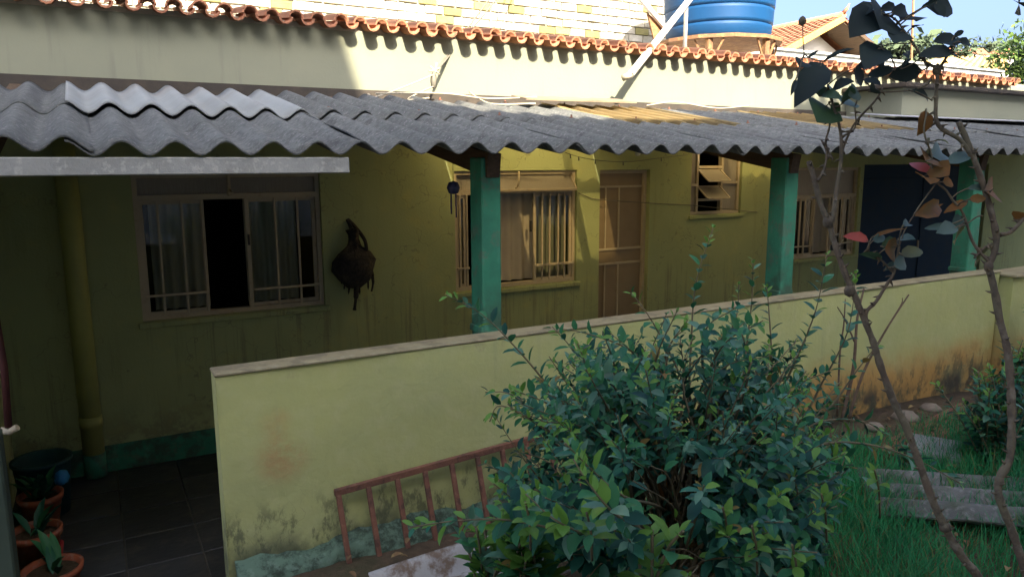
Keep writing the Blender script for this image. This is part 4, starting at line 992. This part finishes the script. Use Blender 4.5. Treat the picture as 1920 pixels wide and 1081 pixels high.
# fallen leaves
rg = random.Random(55); q = MB(); V4 = np.c_[LV*np.array([1, 1, 1.6]), np.ones(len(LV))]
for k in range(260):
    x, y = rg.uniform(.6, 6.0), rg.uniform(1.0, 3.0); a = rg.uniform(0, 6.28); L = rg.uniform(.03, .06)
    p = Vector((x, y, GARDEN+.03+rg.uniform(0, .05))); Mx = leaf_matrix(p, p+Vector((math.cos(a)*L, math.sin(a)*L, rg.uniform(-.01, .012))), (rg.uniform(-.3, .3), rg.uniform(-.3, .3), 1))
    n = len(q.v); q.v += [tuple(r) for r in (V4 @ np.array(Mx).T)[:, :3]]
    for f in LF: q.face([n+i for i in f], 0, True)
q.build('fallen_leaves', M['litter'], kind='stuff')

# ---- big shrub
BASE = PZ(1285, 1068, GARDEN)
sh = thing('shrub', BASE, 'large bushy shrub with blue green leaves in front of the parapet', 'shrub')
stems = MB(); lv = []; rg = random.Random(77)
T1 = PD(1236, 880, 2.75); T0 = BASE+Vector((.02, 0, -.03))
trunk = MB(); trunk.tube(smooth_path([T0, PD(1262, 1000, 2.85), T1, PD(1200, 800, 2.75)]), [.034, .033, .031, .03, .03, .03, .029, .028, .027, .026, .025, .024, .022, .02, .018, .012][:16], 10)
T2 = BASE+Vector((.10, .06, -.03)); trunk.tube(smooth_path([T2, PD(1310, 960, 2.95), PD(1330, 840, 3.0), PD(1345, 760, 3.0)]), [.026]*6+[.022]*6+[.015]*4, 8)
T3 = BASE+Vector((.16, -.05, -.03)); trunk.tube(smooth_path([T3, PD(1390, 1000, 2.7), PD(1440, 900, 2.7), PD(1470, 800, 2.8)]), [.02]*6+[.017]*6+[.012]*4, 8)
trunk.build('trunk', M['trunk'], sh)
explicit = [  # image run of long shoots with depth: start..tip
    ([(1150, 860, 2.8), (1060, 760, 2.75), (975, 660, 2.7), (905, 590, 2.65), (836, 552, 2.6)], .052),
    ([(1200, 830, 2.8), (1130, 730, 2.75), (1070, 650, 2.7), (1035, 612, 2.7)], .055),
    ([(1300, 760, 2.9), (1255, 660, 2.85), (1215, 590, 2.8), (1183, 548, 2.8)], .05),
    ([(1290, 780, 3.0), (1296, 640, 3.0), (1305, 530, 3.0), (1338, 425, 3.0)], .05),
    ([(1350, 780, 3.0), (1355, 690, 3.0), (1380, 600, 3.0), (1386, 528, 3.0)], .045),
    ([(1390, 760, 3.0), (1400, 650, 3.0), (1410, 560, 3.0), (1412, 486, 3.0)], .05),
    ([(1440, 780, 2.9), (1447, 680, 2.9), (1440, 560, 2.9), (1436, 535, 2.9)], .05),
    ([(1460, 740, 2.9), (1490, 680, 2.85), (1530, 580, 2.8), (1552, 470, 2.75)], .052),
    ([(1500, 800, 2.9), (1540, 720, 2.9), (1590, 620, 2.85), (1606, 505, 2.8)], .05),
    ([(1500, 830, 2.7), (1560, 760, 2.7), (1610, 690, 2.7), (1650, 640, 2.7)], .05),
    ([(1250, 720, 2.9), (1180, 655, 2.85), (1100, 625, 2.8), (1045, 615, 2.8)], .05),
    ([(1130, 860, 2.5), (1040, 800, 2.45), (960, 740, 2.4), (910, 735, 2.4)], .05),
    ([(1120, 880, 2.4), (1020, 800, 2.4), (940, 760, 2.35), (918, 790, 2.35)], .05),
    ([(1262, 1010, 2.8), (1200, 985, 2.2), (1100, 1000, 1.9), (960, 975, 1.8), (860, 975, 1.75), (768, 988, 1.7)], .066),
    ([(1255, 960, 2.75), (1225, 945, 2.1), (1170, 930, 1.8), (1110, 880, 1.75), (1060, 830, 1.7)], .066),
    ([(1262, 1040, 2.7), (1200, 990, 1.9), (1150, 960, 1.6), (1100, 900, 1.55), (1075, 860, 1.55)], .07),
    ([(1265, 1050, 2.75), (1180, 1025, 1.95), (1060, 985, 1.65), (985, 925, 1.65)], .066),
    ([(1480, 850, 2.4), (1560, 830, 2.35), (1640, 835, 2.3), (1720, 862, 2.25), (1800, 905, 2.2)], .045),
    ([(1470, 830, 2.6), (1540, 790, 2.6), (1620, 790, 2.6), (1660, 815, 2.6)], .045),
]
for run, size in explicit:
    path = smooth_path([PD(*p) for p in run])
    stems.tube(path, [max(.0018, .0062*(1-i/len(path))) for i in range(len(path))], 5)
    shoot_leaves(path, lv, size, (3, 4, 2.2, .4, 1.2), start=.18, gap=.032, rg=rg)
poly = [(905, 760), (985, 690), (1080, 640), (1180, 600), (1260, 580), (1350, 570), (1440, 590), (1530, 640), (1590, 740), (1620, 830), (1590, 910), (1570, 1000), (1540, 1090), (1100, 1090), (1000, 1010), (930, 930), (900, 850)]
def inside(x, y):
    c = False; n = len(poly)
    for i in range(n):
        (x1, y1), (x2, y2) = poly[i], poly[i-1]
        if (y1 > y) != (y2 > y) and x < (x2-x1)*(y-y1)/(y2-y1)+x1: c = not c
    return c
k = 0
while k < 430:
    px, py = rg.uniform(890, 1640), rg.uniform(570, 1090)
    if not inside(px, py): continue
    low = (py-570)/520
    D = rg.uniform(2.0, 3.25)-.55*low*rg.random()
    tip = PD(px, py, D)
    if tip.y > Yp-.06: continue
    # origin: along the trunks
    ox = 1270+(px-1270)*.35+rg.uniform(-60, 60); oy = min(1080, py+rg.uniform(130, 240)); o_ = PD(ox, oy, 2.75+rg.uniform(-.25, .25)-.3*low)
    mid = o_.lerp(tip, .55)+Vector((rg.uniform(-.05, .05), rg.uniform(-.05, .05), rg.uniform(.0, .08)))
    path = smooth_path([o_, mid, tip], 5)
    stems.tube(path, [max(.0018, .006*(1-i/len(path))) for i in range(len(path))], 4)
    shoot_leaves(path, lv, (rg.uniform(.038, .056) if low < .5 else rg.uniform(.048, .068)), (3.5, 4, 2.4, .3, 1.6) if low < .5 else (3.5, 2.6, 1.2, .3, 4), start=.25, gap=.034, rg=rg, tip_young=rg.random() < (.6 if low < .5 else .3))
    k += 1
# bright young tips low in the bush
for px, py, D in ((1355, 950, 1.9), (1410, 985, 1.8), (1485, 1020, 1.75), (1540, 925, 2.0), (1100, 960, 1.6), (985, 940, 1.65), (1640, 880, 2.2), (1490, 900, 2.1)):
    tip = PD(px, py, D); path = smooth_path([PD(px+10, py+90, D+.15), PD(px+8, py+40, D+.05), tip])
    stems.tube(path, .003, 4); shoot_leaves(path, lv, .05, (1, 1, 1, 8, 0), start=.45, gap=.025, rg=rg)
stems.build('branches', M['twig'], sh, kind='stuff')
def clears_trunk(l):
    p = l[0].translation; d = p.dot(FWD); x = p.dot(RT)/d*F_PX+960; y = 540-p.dot(CU)/d*F_PX
    c = 1236+(y-880)*.16
    return not (870 < y < 1075 and abs(x-c) < 64 and d < 2.9 and rg.random() < .95)
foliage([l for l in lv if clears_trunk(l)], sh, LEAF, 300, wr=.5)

def small_plant(name, base, label, n, h, size, tones, seed, spread=.25, cat='plant', gap=.03, wr=.5):
    rg = random.Random(seed); t = thing(name, base, label, cat); s_ = MB(); lv = []
    for k in range(n):
        a = rg.uniform(0, 6.28); r = rg.random()*spread; b0 = Vector(base)+Vector((rg.uniform(-.3, .3)*spread, rg.uniform(-.3, .3)*spread, -.02))
        tip = Vector(base)+Vector((math.cos(a)*r, math.sin(a)*r, h*rg.uniform(.5, 1.05)))
        path = smooth_path([b0, b0.lerp(tip, .5)+Vector((0, 0, .04)), tip]); s_.tube(path, .004, 5)
        shoot_leaves(path, lv, size, tones, start=.2, gap=gap, rg=rg)
    s_.build('stems', M['twig'], t, kind='stuff'); foliage(lv, t, LEAF, 120, wr=wr)
small_plant('leafy_plant', PD(985, 1130, 2.15), 'bright green broad leaved plant at the bottom below the shrub', 11, .34, .085, (0, 3, 1, 5, 0), 1, .22)
small_plant('leafy_plant', PD(915, 1110, 2.3), 'bright green plant beside the propped corrugated sheet', 6, .22, .075, (0, 3, 1, 5, 0), 2, .14)
small_plant('leafy_plant', PD(1225, 1120, 1.8), 'bright green seedling at the bottom edge by the shrub trunk', 3, .22, .07, (0, 2, 1, 6, 0), 8, .1)
b0 = PZ(1868, 880, GARDEN)
small_plant('leafy_bush', b0, 'dark leafy bush growing behind the right rose cane', 26, .62, .06, (3, 3, 1, .5, 5), 3, .34, 'shrub')
small_plant('leafy_bush', PZ(1890, 800, GARDEN), 'green leafy bush at the parapet end on the right', 20, .55, .06, (2, 5, 1, 1, 3), 5, .3, 'shrub')
for k, (px, py, lab) in enumerate(((1590, 790, 'low weed between the shrub and the bare sapling'), (1660, 745, 'small weed at the parapet foot beside the rose cane'), (1700, 885, 'low weed growing by the corrugated ground sheet'), (1530, 905, 'low weed at the edge of the grass by the shrub'))):
    small_plant('weed', PZ(px, py, GARDEN), lab, 4, .20, .045, (2, 5, 2, 1, 2), 40+k, .10)
# bare sapling
sb = PZ(1580, 775, GARDEN)
t = thing('bare_sapling', sb, 'leafless thin sapling between the shrub and the rose cane', 'plant')
q = MB()
for run, r in (([(1578, 790), (1600, 690), (1607, 600), (1620, 540)], .010), ([(1590, 790), (1618, 700), (1660, 620), (1704, 552)], .008), ([(1570, 780), (1575, 660), (1582, 610), (1585, 560)], .006), ([(1602, 640), (1585, 600), (1570, 575)], .005), ([(1640, 655), (1650, 640), (1655, 628)], .004), ([(1672, 600), (1690, 570), (1692, 558)], .004), ([(1610, 590), (1600, 560), (1590, 540)], .004)):
    D = 3.55; path = smooth_path([PD(x, y, D) for x, y in run]); q.tube(path, [r*(1-.6*i/len(path)) for i in range(len(path))], 6)
q.build('stems', M['bark'], t)
# wall stub with plants at the parapet's right end
ws = thing('end_wall', (6.5, 3.05, GARDEN), 'grey weathered wall piece with red cap beyond the parapet end', 'wall')
quick('wall', M['parapet'], ws, lambda m: m.box((6.06, 3.02, -2.3), (8.5, 3.22, -.87)))
quick('cap', M['cap'], ws, lambda m: m.box((6.04, 2.99, -.868), (8.5, 3.24, -.845), bev=.006))
small_plant('leafy_bush', PZ(1912, 760, GARDEN)+Vector((.45, .0, 0)), 'spindly bush growing against the grey end wall on the right', 16, .85, .05, (4, 4, 1, 1, 3), 9, .28, 'shrub')

# ---- roses close to the camera
CANE = []; STALK = MB()
def cane(q, pts, D, r0, r1, thorns=True, seed=0):
    rg = random.Random(seed); path = smooth_path([PD(p[0], p[1], p[2] if len(p) > 2 else D) for p in pts], 4); n = len(path)
    rad = [(r0+(r1-r0)*i/(n-1))*.72*rg.uniform(.88, 1.14) for i in range(n)]; q.tube(path, rad, 9); CANE.extend(path)
    if thorns:
        for i in range(1, n-1, 2):
            t = (path[i+1]-path[i-1]).normalized(); x = t.orthogonal().normalized(); y = t.cross(x); a = rg.uniform(0, 6.28)
            d = x*math.cos(a)+y*math.sin(a); p = path[i]+d*rad[i]*.8; q.tube([p, p+d*.004-t*.001, p+d*.009-t*.004], [.0028, .0016, .0002], 5)
def roseleaf(parent, a, b_, w_, tone, D, seed, off=0):
    rg = random.Random(seed); A = PD(a[0], a[1], D+rg.uniform(-.02, .02)); B = PD(b_[0], b_[1], D+rg.uniform(-.05, .05))
    near = min(CANE, key=lambda p: (p-A).length)
    if .004 < (near-A).length < .075: STALK.tube(smooth_path([near, near.lerp(A, .55)+(A-B).normalized()*.004, A, A.lerp(B, .12)], 3), .0011, 5, cap=False)
    L = math.hypot(a[0]-b_[0], a[1]-b_[1]); nrm = -FWD+Vector((rg.uniform(-.35, .35), rg.uniform(-.35, .35), rg.uniform(0, .5)))
    inst('leaf', leaf_mesh(ROSE[tone], .5, rg.choice((-.12, 0, .15, .3)), rg.choice((-.5, 0, .5))), leaf_matrix(A, B, nrm, (w_/L)/.5*1.3), parent)
def c2(x, y): return (1480+x/4.325, y/4.325)
def c8(x, y): return (1700+x/3.086, 150+y/3.086)
def c4(x, y): return (1560+x/3.18, 380+y/3.18)
DA, DB = 1.25, 1.15
gA = PD(1850, 1120, DA); gA = Vector((gA.x+.05, gA.y-.02, GARDEN))
rA = thing('rose_bush', gA, 'thorny rose bush whose left cane bears one red leaf', 'rose bush', )
q = MB()
run = [(1516, 302), (1526, 332), (1538, 381), (1553, 416), (1564, 453), (1576, 491), (1591, 529), (1602, 552), (1620, 598), (1637, 640), (1648, 677), (1664, 722), (1678, 758), (1695, 791), (1711, 832), (1731, 889), (1752, 946), (1772, 987), (1782, 1007), (1805, 1044), (1829, 1073), (1850, 1110)]
cane(q, run, DA, .0058, .0098, seed=1)
e = PD(1850, 1110, DA); q.tube(smooth_path([e, e.lerp(gA, .5)+Vector((.03, 0, 0)), gA+Vector((0, 0, -.03))]), .011, 8)
cane(q, [(1556, 425), (1562, 408), (1568, 362), (1576, 309), (1578, 275), (1574, 237), (1560, 190), (1552, 160)], DA, .0058, .0026, seed=2)
cane(q, [(1530, 345), (1545, 318), (1550, 285), (1540, 262)], DA, .0035, .002, seed=3)
cane(q, [(1578, 285), (1600, 235), (1640, 190), (1655, 165)], DA, .003, .0018, seed=4)
cane(q, [(1562, 300), (1548, 270), (1556, 235), (1553, 210)], DA, .003, .0016, seed=5)
cane(q, [(1575, 258), (1603, 240), (1603, 200)], DA, .0024, .0014, seed=6)
cane(q, [(1637, 640), (1623, 590), (1643, 565), (1664, 531), (1676, 512), (1686, 462)], DA, .0055, .0026, seed=7)
cane(q, [(1676, 512), (1655, 490), (1640, 478), (1620, 472)], DA, .0025, .002, seed=8)
for p in ((1772, 987), (1593, 545), (1553, 416)):
    c = PD(*p, DA); q.lathe([(0, -.011), (.0075, -.007), (.0092, 0), (.0075, .007), (0, .011)], c, 9)
q.build('canes', M['cane'], rA)
seed = 100
for a, b_, w_, tn in ((c4(220, 235), c4(75, 165), 52, 'r'), (c4(240, 205), c4(440, 150), 34, 'o'), (c4(420, 140), c4(500, 92), 26, 'b'), (c4(485, 80), c4(660, 8), 38, 'o'),
        (c4(290, 260), c4(385, 235), 66, 'g'), (c4(395, 215), c4(487, 200), 40, 'b'), (c4(410, 320), c4(527, 292), 42, 'y'), (c4(365, 380), c4(466, 335), 52, 'b'),
        (c4(310, 280), c4(390, 290), 40, 'o'), (c4(240, 230), c4(330, 190), 40, 'b'), (c4(290, 340), c4(210, 290), 22, 'g'), (c4(300, 345), c4(175, 300), 18, 'g'), (c4(310, 405), c4(390, 350), 24, 'b'),
        (c2(430, 840), c2(390, 740), 90, 'g'), (c2(440, 830), c2(500, 700), 90, 'g'), (c2(300, 860), c2(260, 940), 80, 'g'), (c2(330, 850), c2(420, 900), 80, 'g'), (c2(560, 740), c2(470, 780), 60, 'g'), (c2(350, 720), c2(500, 640), 70, 'd'),
        (c2(270, 510), c2(115, 770), 120, 'd'), (c2(250, 780), c2(420, 740), 80, 'g'), (c2(520, 560), c2(600, 700), 80, 'd'), (c2(240, 780), c2(280, 690), 80, 'g'), (c2(600, 640), c2(740, 700), 60, 'd')):
    roseleaf(rA, a, b_, w_/(3.18 if tn in 'robey' else 4.325), tn, DA, seed); seed += 1
STALK.build('leaf_stalks', M['cane'], rA, kind='stuff'); STALK = MB(); CANE = []
gB = PD(1940, 1130, DB); gB = Vector((gB.x+.04, gB.y-.02, GARDEN))
rB = thing('rose_bush', gB, 'tall rose bush with dark leaves against the sky on the right', 'rose bush')
q = MB()
cane(q, [(1797, 228), (1817, 273), (1836, 325), (1852, 374), (1865, 425), (1868, 455), (1862, 480), (1854, 500), (1859, 520), (1867, 556), (1874, 597), (1887, 647), (1893, 690), (1896, 740), (1897, 803), (1893, 860), (1874, 897), (1874, 934), (1895, 987), (1915, 1048), (1938, 1120)], DB, .0058, .0088, seed=11)
e = PD(1938, 1120, DB); q.tube(smooth_path([e, e.lerp(gB, .5)+Vector((.03, 0, 0)), gB+Vector((0, 0, -.03))]), .010, 8)
cane(q, [(1826, 298), (1800, 262), (1768, 243), (1755, 222), (1756, 170), (1757, 131), (1745, 122), (1732, 113), (1718, 90), (1695, 58), (1681, 39), (1665, 29), (1639, 22)], DB, .0052, .0016, seed=12)
cane(q, [c2(1190, 590), c2(1240, 520), c2(1290, 440), c2(1340, 360)], DB, .0042, .0016, seed=13)
cane(q, [c2(1150, 640), c2(1110, 690), c2(1040, 720), c2(990, 735)], DB, .003, .0016, False, seed=14)
cane(q, [c2(1160, 815), c2(1080, 770), c2(1000, 730)], DB, .0018, .0014, False, seed=15)
cane(q, [c2(120, 440), c2(112, 330), c2(106, 190)], DB, .0012, .001, False, seed=16)
cane(q, [c2(740, 385), c2(830, 355), c2(980, 355)], DB, .0012, .0014, False, seed=17)
cane(q, [(1874, 440), (1895, 435), (1918, 411), (1940, 385)], DB, .0046, .0035, seed=18)
cane(q, [c8(115, 190), c8(100, 300), c8(140, 420), c8(160, 570), c8(230, 640), c8(270, 700), c8(320, 760), c8(350, 840), c8(390, 950), c8(480, 1060)], DB, .0018, .003, False, seed=19)
cane(q, [c8(350, 830), c8(410, 790), c8(440, 785)], DB, .0015, .0015, False, seed=20); cane(q, [c8(390, 1030), c8(450, 970), c8(495, 945)], DB, .002, .002, seed=21)
c = PD(*c2(106, 172), DB); q.lathe([(0, -.007), (.005, -.005), (.0062, 0), (.004, .005), (0, .008)], c, 9, wob=.2)
for p in ((1854, 500), (1874, 900), (1757, 131)):
    c = PD(*p, DB); q.lathe([(0, -.010), (.0055, -.006), (.0068, 0), (.0055, .006), (0, .010)], c, 9)
q.build('canes', M['cane'], rB)
dl = [((680, 20), (490, 165), 95), ((692, 88), (548, 250), 120), ((725, 95), (920, 8), 58), ((820, 108), (968, 80), 46), ((790, 118), (755, 215), 110), ((900, 165), (1095, 60), 135), ((1000, 225), (1082, 214), 44),
      ((1105, 55), (1300, 80), 95), ((1060, 72), (1205, 5), 34), ((1180, 20), (1250, 145), 90), ((905, 255), (858, 338), 68), ((1355, 300), (1165, 345), 95), ((1330, 300), (1420, 248), 36), ((1360, 340), (1548, 344), 62),
      ((1330, 420), (1040, 450), 130), ((1340, 380), (1250, 300), 70), ((720, 365), (630, 545), 95), ((270, 500), (530, 412), 44), ((715, 530), (803, 538), 52), ((80, 545), (150, 448), 75), ((150, 470), (240, 412), 28),
      ((1080, 570), (800, 610), 135), ((860, 560), (640, 620), 90), ((650, 745), (742, 690), 46), ((980, 735), (1180, 800), 46), ((55, 640), (8, 780), 30), ((540, 545), (680, 535), 36), ((1855, 5), (1875, 105), 70), ((1910, 60), (1840, 30), 50), ((880, 470), (970, 400), 26), ((1320, 440), (1340, 480), 40), ((900, 560), (1010, 430), 30)]
for a, b_, w_ in dl: roseleaf(rB, c2(*a), c2(*b_), w_/4.325, 'd', DB, seed); seed += 1
for a, b_, w_, tn in (((130, 540), (15, 470), 52, 'r'), ((140, 500), (245, 545), 85, 'o'), ((135, 435), (262, 408), 52, 'b'), ((235, 485), (365, 430), 48, 'b'), ((205, 590), (293, 590), 58, 'o'), ((340, 632), (507, 608), 28, 'b'), ((450, 640), (558, 640), 42, 'o'),
        ((350, 700), (225, 758), 42, 'o'), ((360, 690), (455, 690), 48, 'o'), ((40, 782), (213, 715), 38, 'o'), ((260, 832), (88, 862), 36, 'b'), ((290, 850), (165, 893), 38, 'b'), ((320, 790), (280, 840), 50, 'b'), ((300, 860), (295, 945), 75, 'y'), ((440, 980), (425, 1065), 90, 'y'),
        ((110, 175), (105, 320), 100, 'o'), ((165, 352), (245, 338), 32, 'y'), ((110, 365), (145, 415), 42, 'y'), ((620, 800), (680, 770), 60, 'o'), ((90, 560), (150, 565), 40, 'o'), ((110, 470), (180, 430), 50, 'o')):
    roseleaf(rB, c8(*a), c8(*b_), w_/3.086, tn, DB, seed); seed += 1
STALK.build('leaf_stalks', M['cane'], rB, kind='stuff')
